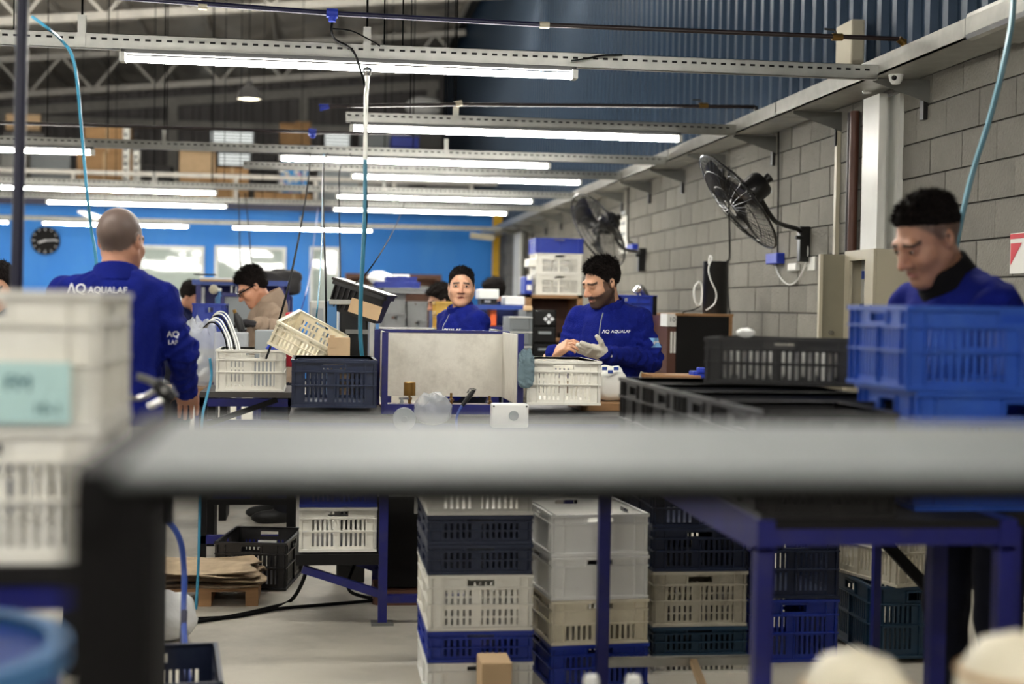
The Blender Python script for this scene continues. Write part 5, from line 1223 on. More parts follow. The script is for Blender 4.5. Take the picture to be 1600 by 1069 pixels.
def head_sdf(p, o):
    fw_ = o.get('face_w', 1.0)
    d = ell(p, (0, .018, .035), (.077, .098, .088))
    d = smin(d, ell(p, (0, -.03, -.035), (.061 * fw_, .066, .084)), .03)
    for s in (-1, 1):
        d = smin(d, cone(p, (s * .055 * fw_, .005, -.045), (s * .02, -.066, -.098), .02, .02), .03)
        d = smin(d, ell(p, (s * .04 * fw_, -.062, -.028), (.024, .024, .024)), .025)
    d = smin(d, ell(p, (0, -.075, -.1), (.024, .019, .019)), .025)
    d = smin(d, cone(p, (-.036, -.083, .023), (.036, -.083, .023), .0135, .0135), .02)
    for s in (-1, 1):
        d = smax(d, -ell(p, (s * .033, -.108, .006), (.021, .018, .013)), .012)
        d = smin(d, ell(p, (s * .033, -.083, .005), (.0155, .0135, .0125)), .006)
        d = np.maximum(d, -ell(p, (s * .033, -.1, .0045), (.0125, .02, .0034 if not o.get('lids') else .0018)))
    d = smin(d, cone(p, (0, -.09, .014), (0, -.117, -.03), .008, .0125), .012)
    for s in (-1, 1): d = smin(d, ell(p, (s * .014, -.103, -.034), (.0105, .012, .0095)), .008)
    op = o.get('mouth', .0)
    d = smin(d, cone(p, (-.02, -.09, -.062), (.02, -.09, -.062), .0065, .0065), .008)
    d = smin(d, ell(p, (0, -.091, -.0725 - op), (.022, .009, .0075)), .008)
    d = np.maximum(d, -ell(p, (0, -.1, -.067 - op * .5), (.021, .016, .0014 + op * .9)))
    for s in (-1, 1):
        q = (p - np.array((s * .077, .012, -.002))) @ rotx(-.2)
        d = smin(d, np.maximum(ell(q, (0, 0, 0), (.011, .019, .031)), -ell(q, (s * .012, -.004, .003), (.009, .010, .018))), .006)
    return d
def hairline(y, z, hi, side=None):
    ys = [-.2, -.085, -.06, -.035, -.012, .02, .05, .08, .2]; zs = [.078 + hi, .074 + hi, .062 + hi, .035, .0, -.01, -.05, -.075, -.08]
    if side is not None: zs[3:] = [max(q, side - .012 * k) for k, q in enumerate(zs[3:])]
    return np.interp(y, ys, zs)
def hand_sdf(p, curl, thumb=.5, grow=0):
    # wrist at origin, fingers +X, palm faces -Z, thumb +Y
    q = p - np.array((.05, 0, 0)); b = np.abs(q) - np.array((.042, .034, .008)); 
    d = np.linalg.norm(np.maximum(b, 0), axis=1) + np.minimum(b.max(1), 0) - .009
    d = smin(d, cone(p, (-.05, 0, 0), (.02, 0, 0), .027, .026), .02)
    for i, (y, L) in enumerate(((-.032, .058), (-.011, .073), (.011, .079), (.032, .071))):
        a = np.array((.09, y, .0)); ang = curl * .35; fan_ = y * 1.6
        for s, fr in enumerate((.45, .32, .23)):
            dr = np.array((math.cos(ang) * math.cos(fan_), math.sin(fan_) * math.cos(ang), -math.sin(ang))); b2 = a + dr * L * fr
            d = smin(d, cone(p, a, b2, .0092 - .0008 * s + grow, .0086 - .0008 * s + grow), .004 + grow)
            a = b2; ang += curl * (.62 if s == 0 else .5)
    a = np.array((.025, .032, -.004)); m_ = a + np.array((.036, .030 * thumb * 2, -.014)); e = m_ + np.array((.032, .014 * thumb * 2 - .01 * curl, -.012 - .012 * curl))
    d = smin(d, cone(p, a, m_, .0125 + grow, .0105 + grow), .012); d = smin(d, cone(p, m_, e, .0105 + grow, .0085 + grow), .004)
    return d - grow * .5
def tolin(c): return np.array(lin(c)[:3])
PEOPLE = []
def person(label, hp, rz, lean=0, twist=0, head=(0, 0, 0), arms=None, top='fleece', style='fleece', skin=(196, 146, 116), hair='short', beard=0, o=None, h=.01, hh=.005, wide=1.0, glove=None, seed=1, legs=True, zip_=False, stance=.1, collar='fleece', collar_h=1.0):
    o = o or {}
    hw = P(*hp[:2], Y=hp[2])
    Rl = rotz(twist) @ rotx(lean); Rh = rotz(head[0]) @ rotx(head[1]) @ roty(head[2])
    pel = np.array((0, 0, .95))
    tl = lambda q: pel + Rl @ np.array(q)
    nb = tl((0, .02, .52)); piv = nb + Rl @ np.array((0, -.012, .06))
    hc = piv - Rh @ np.array((0, .022, -.09))
    s = hw.z / hc[2]
    Rz = rotz(rz)
    off = Rz @ (hc * s)
    root_loc = Vector((hw.x - off[0], hw.y - off[1], 0))
    def W(v):                                      # world point into the figure's frame
        return (Rz.T @ (np.array(v) - np.array(root_loc))) / s
    # ---- arms
    A = {}
    for sd, sx in (('L', 1), ('R', -1)):
        sh = tl((sx * .168 * wide, .012, .455))
        if arms and sd in arms:
            e, w_, f = arms[sd][:3]; e = W(e); w_ = W(w_); f = W(f)
        else:
            e = sh + np.array((sx * .05, -.03, -.29)); w_ = e + np.array((-sx * .05, -.24, -.06)); f = w_ + np.array((-sx * .02, -.1, -.03))
        A[sd] = (sh, e, w_, f)
    Vs, Fs, Cs = [], [], []; nv = 0
    def push(V, Fc, C):
        nonlocal nv
        Vs.append(V); Fs.append(Fc + nv); Cs.append(C); nv += len(V)
    # ---- head
    nl = Rh.T @ (nb - hc)
    def hs(p):
        d = head_sdf(p, o); return smin(d, cone(p, (0, .02, -.05), nl + np.array((0, 0, -.03)), .052, .06 * min(wide, 1.1)), .025)
    Vh, Fh = nets(hs, (-.11, -.145, min(-.24, nl[2] - .1)), (.11, max(.14, nl[1] + .08), .14), hh)
    C = np.tile(tolin(skin), (len(Vh), 1)) * (1 + .05 * np.sin(Vh[:, :1] * 90) * np.sin(Vh[:, 2:] * 70))
    def paint(mask, col, a):
        nonlocal C
        m_ = np.clip(mask, 0, 1)[:, None] * a; C = C * (1 - m_) + tolin(col) * m_
    x, y, z = Vh.T; ax_ = np.abs(x)
    fr = (y < -.055)
    paint(fr * np.clip(1 - np.abs(z + .067) / .012, 0, 1) * np.clip(1.25 - ax_ / .022, 0, 1) * 2, (150, 82, 76), .75)
    paint(fr * np.clip(1.3 - np.abs(z - .0245 + (ax_ - .03) * .12) / .0055, 0, 1) * (ax_ > .012) * (ax_ < .052) * 2, o.get('brow', (30, 22, 20)), .9)
    paint(fr * (ax_ < .05) * (ax_ > .015) * np.clip(1 - np.abs(z - .002) / .014, 0, 1), (120, 78, 60), .35)
    paint((1.2 - np.linalg.norm((Vh - np.array((0, -.117, -.03))) / .03, axis=1)), (206, 120, 100), .3)
    if beard:
        bl_ = np.minimum(np.clip((-.035 - z + .25 * np.clip(y + .07, -.1, .06)) / .012, 0, 1) * (z > -.14), 1) * (y < .02) * (1 - np.clip(1.3 - np.hypot(x / .026, (z + .067) / .011), 0, 1))
        bl_ = np.maximum(bl_, (ax_ > .06) * (z < .02) * (z > -.07) * (y < -.0) * (y > -.035) * .9)
        paint(bl_, (30, 22, 20), beard)
        paint((np.abs(z + .053) < .007) * (ax_ < .026) * fr * 1.0, (30, 22, 20), beard)
    if hair and hair != 'none' and not o.get('cropped'): o['cropped'] = (40, 31, 27)
    if o.get('cropped'):
        hl = hairline(y, z, o.get('hair', {}).get('hi', 0)) - .008; paint(np.clip((z - hl) / .02, 0, 1) * (np.linalg.norm((Vh - np.array((0, .018, .035))) / np.array((.077, .098, .088)), axis=1) < 1.13) * (ax_ < .083), o['cropped'], .88)
    push((Vh @ Rh.T + hc), Fh, C)
    # ---- torso under the clothes, arms and hands: one figure
    def torso(p, g):
        q = (p - pel) @ Rl
        d = ell(q, (0, .0, .02), (.172 * wide + g, .125 * wide + g, .15))
        d = smin(d, ell(q, (0, -.012 * wide, .16), (.16 * wide + g, .125 * wide + g, .2)), .06)
        d = smin(d, ell(q, (0, .0, .33), (.178 * wide + g, .13 + g, .19 + g)), .06)
        d = smin(d, ell(q, (0, .03, .43), (.14 * wide + g, .09 + g, .10 + g)), .05)
        for sx in (-1, 1): d = smin(d, cone(q, (sx * .05, .022, .5), (sx * .152 * wide, .014, .455), .05 + g, .058 + g), .045)
        return d
    def arms_sdf(p, d, g, cut=0.0):
        for sd in 'LR':
            sh, e, w_, f = A[sd][:4]; w2 = e + (w_ - e) * (1 - cut)
            a_ = smin(cone(p, sh, e, .056 + g, .043 + g), cone(p, e, w2, .043 + g, .030 + g * 1.05), .02)
            d = smin(d, a_, .018)
        return d
    pts = np.array([pel] + [q for sd in 'LR' for q in A[sd][:3]] + [nb]); lo = pts.min(0) - .2; hi = pts.max(0) + .16; lo[2] = min(lo[2], .78)
    lo[0] = min(lo[0], -.3); hi[0] = max(hi[0], .3); lo[1] -= .05; hi[1] += .06
    Vb, Fb = nets(lambda p: arms_sdf(p, torso(p, -.012), -.014), lo, hi, max(.016, h * 1.4))
    push(Vb, Fb, np.tile(tolin(skin), (len(Vb), 1)))
    for sd in 'LR':
        sh, e, w_, f = A[sd][:4]; spec_ = (arms or {}).get(sd, (0, 0, 0))
        curl = spec_[3] if len(spec_) > 3 else .8
        up_ = np.array(spec_[4], float) if len(spec_) > 4 else np.array((0, -.3, -1.0))     # palm normal (figure frame)
        dx = (f - w_); dx /= np.linalg.norm(dx); pn = up_ - dx * (up_ @ dx); pn /= np.linalg.norm(pn)
        th = np.cross(dx, pn) * (1 if sd == 'R' else -1)
        gl = glove.get(sd) if glove else None
        Vn, Fn = nets(lambda p: hand_sdf(p, curl, .6, .002 if gl else 0), (-.07, -.07, -.11), (.2, .12, .035), .004 if h < .012 else .006)
        Mx = np.stack([dx, th, -pn], 1)
        Vn2 = Vn @ Mx.T + w_
        if np.linalg.det(Mx) < 0: Fn = Fn[:, ::-1]
        if gl: A[sd] = A[sd] + ((Vn2, Fn, gl),)
        else: push(Vn2, Fn, np.tile(tolin(skin), (len(Vn2), 1)))
    kz = .48; ft = {}
    if legs:
        for sd, sx in (('L', 1), ('R', -1)): ft[sd] = (np.array((sx * .085, 0, .9)), np.array((sx * (.09 + stance * .2), -.03, kz)), np.array((sx * (.09 + stance * .4), .02, .09)))
        def lg(p, g):
            d = ell(p, (0, 0, .93), (.165 * wide + g, .118 * wide + g, .13))
            for sd in 'LR': hp_, kn, an = ft[sd]; d = smin(d, smin(cone(p, hp_, kn, .082 + g, .056 + g), cone(p, kn, an, .055 + g, .044 + g), .02), .02)
            return d
        Vl, Fl = nets(lambda p: lg(p, -.015), (-.3, -.25, .05), (.3, .25, 1.08), .018); push(Vl, Fl, np.tile(tolin(skin), (len(Vl), 1)))
    body = obj_np('person', np.concatenate(Vs), np.concatenate(Fs), 'skin', None, np.concatenate(Cs))
    body.location = root_loc; body.rotation_euler = (0, 0, rz); body.scale = (s, s, s)
    tag(body, label, 'person')
    # ---- clothes
    g = .012
    def jk(p):
        d = arms_sdf(p, torso(p, g), g + .003, .02)
        q = (p - pel) @ Rl
        return smax(d, -(q[:, 2] + .1), .01)
    Vj, Fj = nets(jk, lo, hi, h); N = vnormals(Vj, Fj)
    el = np.min([np.minimum(np.linalg.norm(Vj - A[sd][1], axis=1), np.linalg.norm(Vj - A[sd][0] + np.array((0, 0, .08)), axis=1)) for sd in 'LR'], axis=0)
    am = .0095 + .009 * np.exp(-(el / .12) ** 2)
    Vj = Vj + N * (folds(Vj, 1, seed) * am)[:, None]
    for sd in 'LR':                                  # ring creases of the sleeves at the elbow and cuff
        for a_, b_, c_ in ((A[sd][0], A[sd][1], 1), (A[sd][1], A[sd][2], 0)):
            ax1 = (b_ - a_) / np.linalg.norm(b_ - a_); tt = (Vj - a_) @ ax1; L1 = np.linalg.norm(b_ - a_)
            rd = np.linalg.norm(Vj - a_ - tt[:, None] * ax1, axis=1)
            inn = (tt > -.02) * (tt < L1 + .02) * (rd < .085)
            w1 = np.exp(-(((L1 - tt) if c_ else tt) / .11) ** 2) + .45 * np.exp(-((L1 - tt) / .07) ** 2) * (1 - c_) + .18
            Vj = Vj + N * (inn * w1 * .0075 * np.sin(tt * 115 + 2.2 * np.sin((Vj @ np.array((31., 17., 23.)))) + seed))[:, None]
    nm = {'fleece': 'fleece_jacket', 'hoodie': 'hooded_sweatshirt'}[style]
    J = obj_np(nm, Vj, Fj, top, body)
    T_ = lambda q: pel + q @ Rl.T
    def coll(p):
        a0, a1 = np.array((0, .02, .485)), np.array((0, -.018, .60 * (collar_h * .06 + .94)))
        d = np.abs(cone(p, a0, a1, .092, .07)) - .006
        ax0 = (a1 - a0) / np.linalg.norm(a1 - a0); hgt = (p - a0) @ ax0
        d = np.maximum(d, -(hgt - .005)); d = np.maximum(d, hgt - (.085 * collar_h))
        if o.get('open'): d = np.maximum(d, -(np.abs(p[:, 0]) * 1.0 - .012 - .45 * np.maximum(hgt, 0)) * -1 if False else np.where(p[:, 1] < 0, (.010 + .42 * np.maximum(hgt, 0)) - np.abs(p[:, 0]), -1))
        return d
    if style == 'fleece':
        Vc, Fc = nets(coll, (-.13, -.15, .44), (.13, .15, .64), max(.006, h * .7)); obj_np('collar', T_(Vc), Fc, collar, J)
    else:
        def hd(p):
            return smin(np.abs(cone(p, (0, .03, .47), (0, .05, .57), .105, .085)) - .014, ell(p, (0, .10, .50), (.10, .06, .085)), .03)
        def hd2(p): return np.maximum(np.maximum(hd(p), p[:, 2] - .585 - .3 * p[:, 1]), -ell(p, (0, -.03, .6), (.075, .085, .2)))
        Vc, Fc = nets(hd2, (-.16, -.16, .36), (.16, .2, .66), .009); obj_np('hood', T_(Vc), Fc, top, J)
    bv = BVHTree.FromPolygons([tuple(v) for v in Vj], [tuple(int(i) for i in q) for q in Fj])
    body['_s'] = s
    if zip_:
        pz = []
        for k in range(10):
            q = T_(np.array([[0, -.4, .50 - .02 * k]]))[0]; hit = bv.ray_cast(Vector(q), Vector(Rl @ np.array((0, 1, 0))))
            if hit[0]: pz.append(hit[0] + hit[1] * .001)
        if len(pz) > 2: MB().tube(pz, .0035, 5).build('zipper', 'plastic_grey', J, local=True); MB().box(pz[-1].x - .005, pz[-1].x + .005, pz[-1].y - .009, pz[-1].y - .003, pz[-1].z - .025, pz[-1].z).build('zip_pull', 'chrome', J, local=True)
    def on_jacket(txts, org, ux, uy, dr, name, m):
        """flat print laid on the cloth: txts = [(text, size, u, v)]"""
        b = MB(); ux = Vector(ux).normalized(); uy = Vector(uy).normalized(); dr = Vector(dr).normalized(); org = Vector(org)
        for (tx, sz, u0, v0) in txts:
            if tx is None:
                w_, h_ = sz; n_ = 6
                V_ = [Vector((w_ * (i / n_ - .5), h_ * (j / 2 - .5), 0)) for j in range(3) for i in range(n_ + 1)]
                F_ = [(j * (n_ + 1) + i, j * (n_ + 1) + i + 1, (j + 1) * (n_ + 1) + i + 1, (j + 1) * (n_ + 1) + i) for j in range(2) for i in range(n_)]
            else: V_, F_ = text_mesh(tx, sz, 0, bold=sz * .02)
            v2 = []
            for q in V_:
                p = org + ux * (q.x + u0) + uy * (q.y + v0)
                hit = bv.ray_cast(p, dr)
                v2.append((hit[0] - dr * .004) if hit[0] else p + dr * .3)
            b.add(v2, F_)
        return b.build(name, m, J, local=True)
    if legs:
        Vl, Fl = nets(lambda p: lg(p, .012), (-.33, -.28, .06), (.33, .28, 1.1), .014); N = vnormals(Vl, Fl); Vl = Vl + N * folds(Vl, .003, seed + 5)[:, None]
        obj_np('trousers', Vl, Fl, 'denim', body)
        for sd in 'LR':
            an = ft[sd][2]
            Vf, Ff = nets(lambda p: np.maximum(smin(ell(p, an + np.array((0, -.07, -.05)), (.05, .14, .05)), cone(p, an + np.array((0, 0, .02)), an + np.array((0, .0, -.04)), .05, .05), .03), -(p[:, 2] - .001)), an + np.array((-.08, -.24, -.1)), an + np.array((.08, .1, .1)), .012)
            obj_np('shoe', Vf, Ff, 'rubber', body)
    # ---- hair
    if hair and hair != 'none':
        ho = o.get('hair', {}); top_t, side_t, hi_ = ho.get('top', .02), ho.get('side', .006), ho.get('hi', 0)
        def hrs(p):
            base = ell(p, (0, .018, .035), (.077, .098, .088))
            zz = p[:, 2]; w_ = np.clip((zz - .045) / .05, 0, 1); w_ = w_ * w_ * (3 - 2 * w_)
            hl = hairline(p[:, 1], zz, hi_, ho.get('fade'))
            t_ = side_t + (top_t - side_t) * w_ * (1 + ho.get('front', 0) * np.clip(-p[:, 1] / .08, -.5, 1))
            rs = np.random.RandomState(seed); nz = 0
            for i in range(5):
                k = rs.randn(3) * np.array((130, 60, 110)); nz = nz + np.sin(p @ k + rs.rand() * 6)
            ed = np.clip((zz - hl) / .03, 0, 1); ed = ed * (2 - ed)
            d = base - t_ * (.15 + .85 * ed) - nz * ho.get('rough', .0012) * (.3 + .7 * ed)
            return smax(smax(d, (hl - zz + .004 * nz * .5) * .8, .003), -(base + .012), .004)
        Vr, Fr = nets(hrs, (-.12, -.13, -.1), (.12, .16, .17), min(hh, .005) if h < .012 else .007)
        rs = np.random.RandomState(seed + 3); Nr = vnormals(Vr, Fr)
        ids = rs.randint(0, len(Vr), 3200 if h < .012 else 900); B0 = Vr[ids]; Nb = Nr[ids]
        up1 = np.clip((B0[:, 2] - .05) / .06, 0, 1)[:, None]; flow = up1 * np.array((.15, -.75 * ho.get('sweep', 1), .45)) + (1 - up1) * np.array((0, .25, -.9)); flow = flow - Nb * (flow * Nb).sum(1)[:, None] * .7
        D_ = Nb * (.28 + .3 * up1) + flow * .8 + rs.randn(len(ids), 3) * .28; D_ /= np.linalg.norm(D_, axis=1)[:, None]
        L_ = (.006 + (.6 * top_t + .006) * up1[:, 0]) * rs.uniform(.6, 1.25, len(ids)) * (1 if not ho.get('long') else 1.5)
        Wd = np.cross(D_, rs.randn(len(ids), 3)); Wd /= np.linalg.norm(Wd, axis=1)[:, None]; Wd *= .0016
        B1 = B0 - Nb * .002; tipv = B1 + D_ * L_[:, None]; mid_ = B1 + D_ * (L_ * .5)[:, None] + Nb * .0015
        n0 = len(Vr); k_ = len(ids); Va = np.concatenate([Vr, B1 - Wd, B1 + Wd, mid_ + Wd * .8, tipv, mid_ - Wd * .8])
        i_ = np.arange(k_); Fa = [tuple(q) for q in Fr] + [(n0 + a, n0 + k_ + a, n0 + 2 * k_ + a, n0 + 3 * k_ + a, n0 + 4 * k_ + a) for a in i_]
        tag(obj_np('hair', Va @ Rh.T + hc, Fa, ho.get('mat', 'hair'), body), kind='stuff')
    # ---- eyes
    for sx in (-1, 1):
        M = Matrix.Translation(Vector(hc)) @ Matrix(Rh.tolist()).to_4x4() @ Matrix.Translation((sx * .033, -.0835, .0045)) @ Matrix.Rotation(math.pi / 2, 4, 'X') @ Matrix.Rotation(o.get('gaze', 0), 4, 'Y')
        e = MB().lathe([(0.0115 * math.sin(a), .0115 * math.cos(a)) for a in [i * math.pi / 10 for i in range(11)]], n=14, M=M).build('eye', 'eye_white', body, smooth=True, local=True)
        MB().lathe([(0, .0123), (.004, .0119), (.0066, .0102)], n=14, M=M).build('iris', 'eye_dark', e, smooth=True, local=True)
    if o.get('glasses'):
        Mh = Matrix.Translation(Vector(hc)) @ Matrix(Rh.tolist()).to_4x4()
        gl = MB()
        for sx in (-1, 1):
            gl.box(sx * .033 - .026, sx * .033 + .026, -.112, -.108, -.014, .02, Mh); gl.bar(Mh @ Vector((sx * .06, -.108, .014)), Mh @ Vector((sx * .083, .01, .012)), .004, .008)
        gl.box(-.008, .008, -.113, -.109, .006, .012, Mh); gl.build('safety_glasses', 'lens', body, local=True)
    for sd in 'LR':
        if len(A[sd]) > 4: Vn, Fn, gm = A[sd][4]; obj_np('glove', Vn, Fn, gm, body)
    PEOPLE.append(body)
    return body, J, on_jacket, tl, Rl, A
# --- bald man seen from behind at the left
b, J, onj, tl, Rl, A = person('bald man in a blue fleece seen from behind at the left', (189, 377, 5.75), math.pi + .03, lean=.02, head=(-.42, .12, .0), skin=(186, 134, 108),
    arms={'R': (P(284, 548, 5.72), P(291, 608, 5.92), P(296, 640, 6.05), .9), 'L': (P(86, 560, 5.8), P(110, 612, 6.0), P(130, 630, 6.15), .9)},
    hair='none', o={'cropped': (82, 75, 72)}, h=.0095, hh=.0055, seed=3, wide=1.03, collar_h=1.0)
onj([('\u039bQ', .046, -.07, .004), ('AQUALAF', .031, .043, .0)], tl((.06, .5, .478)), Rl @ np.array((-1, 0, 0)), Rl @ np.array((0, 0, 1)), Rl @ np.array((0, -1, 0)), 'back_print', 'print_white')
onj([('AQ', .03, 0, 0), ('LAF', .022, .0, -.03)], tl((-.215, .5, .31)), (-1, 0, 0), (0, 0, 1), (0, -1, 0), 'sleeve_print', 'print_white')
# --- smiling man pulling on a white glove
b, J, onj, tl, Rl, A = person('smiling bearded man in a blue fleece pulling on white gloves', (940, 442, 7.4), -.55, lean=.06, head=(-.62, .36, .04), skin=(206, 156, 124),
    arms={'L': (P(1016, 562, 7.33), P(944, 553, 7.12), P(896, 541, 7.06), .12, (-.3, .5, .8)), 'R': (P(888, 572, 7.45), P(866, 553, 7.16), P(886, 540, 7.1), 1.15, (.2, .6, -.75))},
    o={'hair': {'top': .015, 'side': .005, 'front': .35, 'rough': .0015, 'hi': .008, 'fade': .018, 'long': 1}, 'lids': 1, 'mouth': .002, 'open': 1}, beard=.92, h=.009, hh=.0045, glove={'L': 'glove_white'}, zip_=True, seed=7)
onj([('\u039bQ', .024, -.052, .0), ('AQUALAF', .021, .020, 0)], tl((.085, -.5, .405)), Rl @ np.array((1, 0, 0)), Rl @ np.array((0, 0, 1)), Rl @ np.array((0, 1, 0)), 'chest_print', 'print_white')
sh, e, w_, f = A['L'][:4]; mid = sh + (e - sh) * .55
onj([(None, (.055, .05), 0, 0)], mid + np.array((.3, -.02, 0)), (0, 1, 0), (0, 0, 1), (-1, 0, 0), 'sleeve_patch', 'print_sky')
onj([(None, (.055, .017), 0, 0)], mid + np.array((.301, -.02, 0)), (0, 1, 0), (0, 0, 1), (-1, 0, 0), 'sleeve_patch', 'print_white').location = (.001, 0, 0)
# --- man facing the camera in the middle
b, J, onj, tl, Rl, A = person('man in a blue fleece in the middle looking at the camera', (721, 449, 8.7), -1.1, lean=.04, head=(.98, .0, .02), skin=(206, 156, 126), wide=1.08,
    o={'hair': {'top': .010, 'side': .005, 'hi': .012, 'rough': .001}, 'face_w': 1.14, 'mouth': .004}, h=.0095, hh=.0045, zip_=True, seed=11)
onj([('AQUALAF', .034, 0, 0)], tl((.075, -.5, .40)), Rl @ np.array((1, 0, 0)), Rl @ np.array((0, 0, 1)), Rl @ np.array((0, 1, 0)), 'chest_print', 'print_white')
# --- man in beige hoodie
person('man in a beige hoodie and safety glasses bent over his work', (395, 449, 9.6), -1.38, lean=.20, head=(-.02, .58, 0), skin=(196, 140, 110), top='hoodie', style='hoodie',
    arms={'L': (P(436, 516, 9.40), P(404, 508, 9.30), P(380, 502, 9.28), .9, (0, .2, -1)), 'R': (P(430, 512, 9.85), P(398, 516, 9.75), P(378, 520, 9.7), .9, (0, .2, -1))},
    o={'hair': {'top': .018, 'side': .007, 'rough': .002, 'front': .2, 'long': 1}, 'glasses': 1, 'lids': 1}, h=.011, hh=.005, glove={'L': 'glove_dark', 'R': 'glove_dark'}, seed=15)
# --- man at the right edge
person('man with cropped dark hair in a blue fleece looking down at the right edge', (1450, 374, 4.2), -1.28, lean=.30, head=(-.06, .50, .05), skin=(184, 134, 106), collar='black_cloth', collar_h=1.25,
    arms={'L': (P(1560, 600, 4.12), P(1490, 640, 4.15), P(1470, 645, 4.15), .8), 'R': (P(1530, 600, 4.5), P(1470, 640, 4.4), P(1450, 645, 4.4), .8)},
    o={'hair': {'top': .013, 'side': .005, 'front': .2, 'rough': .0015, 'hi': .010, 'fade': .06, 'sweep': .6}, 'lids': 1, 'cropped': (84, 66, 56)}, h=.009, hh=.0045, seed=19, beard=.18)
# --- smaller figures in the background
person('dark haired man in profile behind the yellow crates', (688, 470, 10.95), -1.45, lean=.1, head=(.0, .40, 0), skin=(190, 140, 112), o={'hair': {'top': .026, 'side': .011, 'rough': .002}, 'lids': 1}, h=.013, hh=.0065, seed=23)
person('small dark haired man in a dark blue top far behind at left', (299, 464, 12.8), 1.25, lean=.15, head=(0, .45, 0), skin=(190, 136, 108), top='fleece_dark', collar='fleece_dark', o={'hair': {'top': .03, 'side': .014}, 'lids': 1}, h=.015, hh=.007, seed=27)
person('person with greying hair half hidden behind the white printer', (771, 459, 12.6), math.pi + .6, lean=.1, head=(.2, .3, 0), skin=(196, 146, 120), top='fleece_dark', collar='fleece_dark', o={'hair': {'top': .028, 'side': .016, 'mat': 'hair'}}, h=.015, hh=.007, seed=31)
person('person cut off by the left edge behind the white crates', (-3, 449, 7.6), -.4, lean=.1, head=(.2, .3, 0), skin=(200, 150, 120), top='fleece_dark', collar='fleece_dark', o={'hair': {'top': .02, 'side': .012}}, h=.013, hh=.0065, seed=35)
# cordless driver in the gloved hands
c = P(376, 497, 9.2); t = thing('power_driver', 'black power driver in the gloved hands of the man in the hoodie', 'tool', c)
MB().tube([P(368, 489, 9.2), P(372, 500, 9.2), P(378, 518, 9.2)], [.012, .028, .024], 10).build('body', 'rubber', t, smooth=True); MB().cyl(P(366, 484, 9.2), P(368, 490, 9.2), .012).build('chuck', 'brass', t)
MB().tube(spline([P(378, 516, 9.18), P(372, 528, 9.1), P(364, 532, 9.1), P(358, 529, 9.1)]), .005, 6).build('hose', 'cable_black', t, smooth=True)
# ================================================================== FOREGROUND
Y0, Y1_ = 1.0, 1.45; c = P(800, 738, Y0); NZ = c.z
nx = P(176, 785, Y0).x
t = thing('steel_trolley', 'blurred steel topped trolley with dark legs right before the camera', 'trolley', (.5, 1.4, 0))
MB().box(nx, 1.35, Y0, Y1_, NZ - .008, NZ).build('top', 'steel_near', t, bevel=.003)
MB().box(nx - .03, nx - .001, Y0, Y1_ + .02, NZ - .04, NZ + .003).build('edge', 'dark_frame', t); MB().box(nx, 1.35, Y0 + .02, Y0 + .03, NZ - .03, NZ - .008).build('edge', 'dark_frame', t)
for x in (nx - .002, 1.31):
    MB().box(x - .031, x + .031, Y0 + .005, Y0 + .065, .05, NZ - .008).build('leg', 'dark_frame', t, bevel=.006)
    MB().box(x - .031, x + .031, Y0 - .1, Y1_, 0, .05).build('foot', 'dark_frame', t, bevel=.006)
# white crates at the left
Yw = 2.42; cx = P(152, 600, Yw).x - .2; zt = P(100, 455, Yw).z; zm = P(100, 668, Yw).z; zb = P(100, 882, Yw).z
for (z0_, z1_, lab, st) in ((zm, zt, 'near off-white crate with a pale blue label, top of the left stack', 'low'), (zb, zm - .002, 'near off-white slatted crate under the labelled one at left', 'slat')):
    k = crate((cx, Yw + .2, z0_), .385, .38, round(z1_ - z0_, 3), st, 'crate_white', lab)
    if st == 'low':
        q = pr(-40, 566, 110, 662, Yw - .016)
        L_ = MB().box(q[0], q[1], Yw - .0165, Yw - .0135, q[4], q[5]).build('label', 'paper_cyan', k)
        M = frame_m(P(28, 600, Yw - .018), (1, 0, 0), (0, 0, 1)); text_on('FM', .035, M, 'label_print', 'ink_teal', L_)
        M = frame_m(P(74, 640, Yw - .018), (1, 0, 0), (0, 0, 1)); text_on('10-1', .026, M, 'label_print', 'ink_teal', L_)
t = thing('steel_table', 'dark blue table under the near off-white crates at left', 'table', (cx, Yw + .3, 0))
MB().box(cx - .6, P(190, 885, Yw).x, Yw - .02, Yw + .6, zb - .03, zb - .001).build('top', 'black_matt', t)
MB().box(cx - .6, P(190, 885, Yw).x, Yw - .01, Yw + .03, zb - .075, zb - .03).build('rail', 'blue_frame', t)
for x in (cx - .57, P(185, 885, Yw).x - .01):
    for y in (Yw + .02, Yw + .46): MB().box(x - .02, x + .02, y - .02, y + .02, 0, zb - .03).build('leg', 'dark_frame', t)
# pale blue drum
c = Vector((P(112, 950, 2.0).x - .27, 2.0, 0)); zd = P(60, 945, 1.78).z - .1
t = thing('plastic_drum', 'blurred light blue plastic drum at the bottom left corner', 'drum', c)
MB().lathe([(0, 0), (.24, 0), (.255, .02), (.255, zd * .3), (.265, zd * .33), (.255, zd * .36), (.255, zd * .64), (.265, zd * .67), (.255, zd * .7), (.25, zd - .05), (.235, zd - .015), (.2, zd - .02), (0, zd - .02)], c, 40).build('body', 'hose_blue', t, smooth=True)
MB().lathe([(.24, zd - .03), (.268, zd - .03), (.268, zd), (.235, zd)], c, 40).build('rim', 'plastic_lightblue', t, smooth=True)  # lighter blue than the body: the lit edge's highlight put into the colour
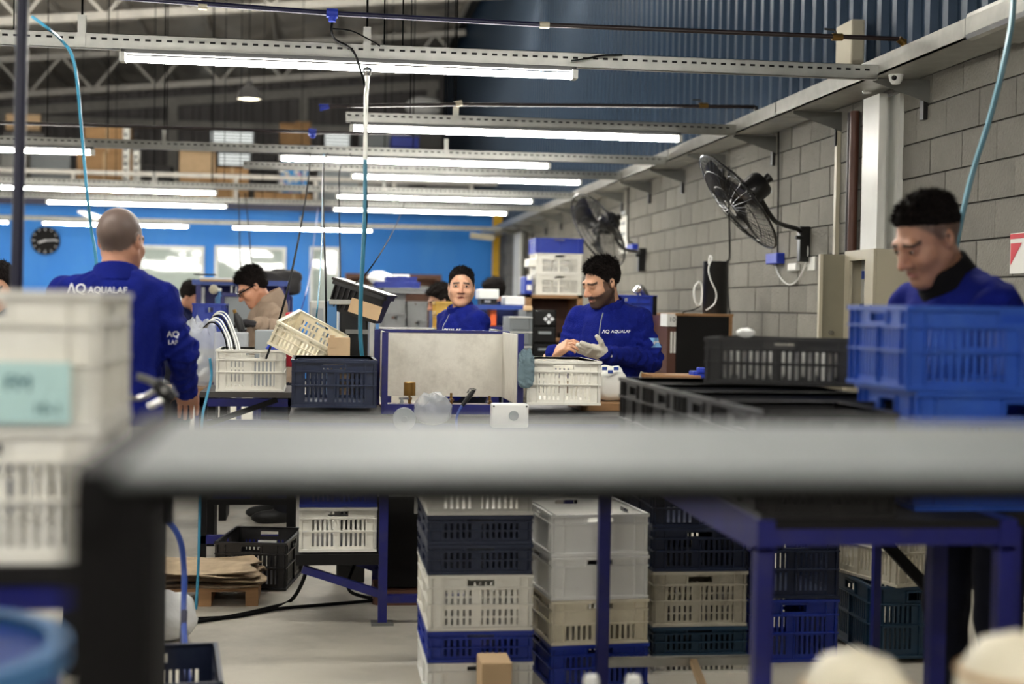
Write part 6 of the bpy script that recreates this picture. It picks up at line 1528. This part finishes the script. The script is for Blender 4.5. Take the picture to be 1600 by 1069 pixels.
# toggle clamp tool behind the trolley corner
Yt = 3.6; t = thing('hand_clamp', 'dark metal hand clamp with long levers at the left, before the bald man', 'clamp', P(250, 640, Yt))
MB().tube(spline([P(214, 588, Yt), P(232, 594, Yt), P(250, 604, Yt), P(268, 614, Yt)]), [.006] + [.0095] * 17 + [.008], 8).build('lever', 'galv_dark', t, smooth=True)
MB().tube(spline([P(198, 622, Yt), P(222, 622, Yt), P(240, 612, Yt), P(256, 604, Yt)]), .006, 8).build('lever', 'chrome', t, smooth=True)
MB().tube([P(244, 598, Yt), P(258, 612, Yt), P(272, 626, Yt)], [.014, .022, .014], 10).build('jaw', 'rubber', t, smooth=True)
MB().tube([P(232, 636, Yt), P(250, 628, Yt), P(262, 620, Yt)], .007, 8).build('screw_rod', 'chrome', t, smooth=True)
MB().cyl(P(257, 609, Yt - .03), P(257, 609, Yt), .009).build('rivet', 'chrome', t)
MB().cyl(P(262, 626, Yt), (P(266, 640, Yt).x, Yt, 0.9), .012).build('stem', 'rubber', t)
x_ = P(250, 700, Yt).x; t = thing('clamp_machine', 'dark machine body under the hand clamp', 'machine', (x_, Yt + .1, 0))
MB().box(x_ - .16, x_ - .005, Yt - .06, Yt + .25, 0, .9).build('body', 'black_matt', t, bevel=.01); MB().box(x_ - .2, x_ + .0, Yt - .08, Yt + .3, .9, 1.12).build('head', 'dark_frame', t, bevel=.02)
# pale rounded sacks at the bottom right
for (px, py, Y, r, lab, sd) in ((1340, 1012, 2.0, .07, 'blurred pale sack top at the bottom edge, left of two', 1), (1590, 985, 1.9, .07, 'blurred pale sack top at the bottom right corner', 2)):
    q = P(px, py, Y); t = thing('sack', lab, 'sack', (q.x, Y, 0))
    prof = [(0, 0), (r * 1.2, .0), (r * 1.4, .1), (r * 1.4, q.z * .5), (r * 1.35, q.z * .8), (r * 1.15, q.z - .06), (r * .75, q.z - .018), (0, q.z)]
    MB().lathe(prof, (q.x, Y, 0), 28).build('body', 'crate_cream', t, smooth=True)
    MB().lathe([(r * 1.18, q.z - .066), (r * 1.22, q.z - .06), (r * 1.18, q.z - .054)], (q.x, Y, 0), 28).build('seam', 'cardboard_pale', t, smooth=True)
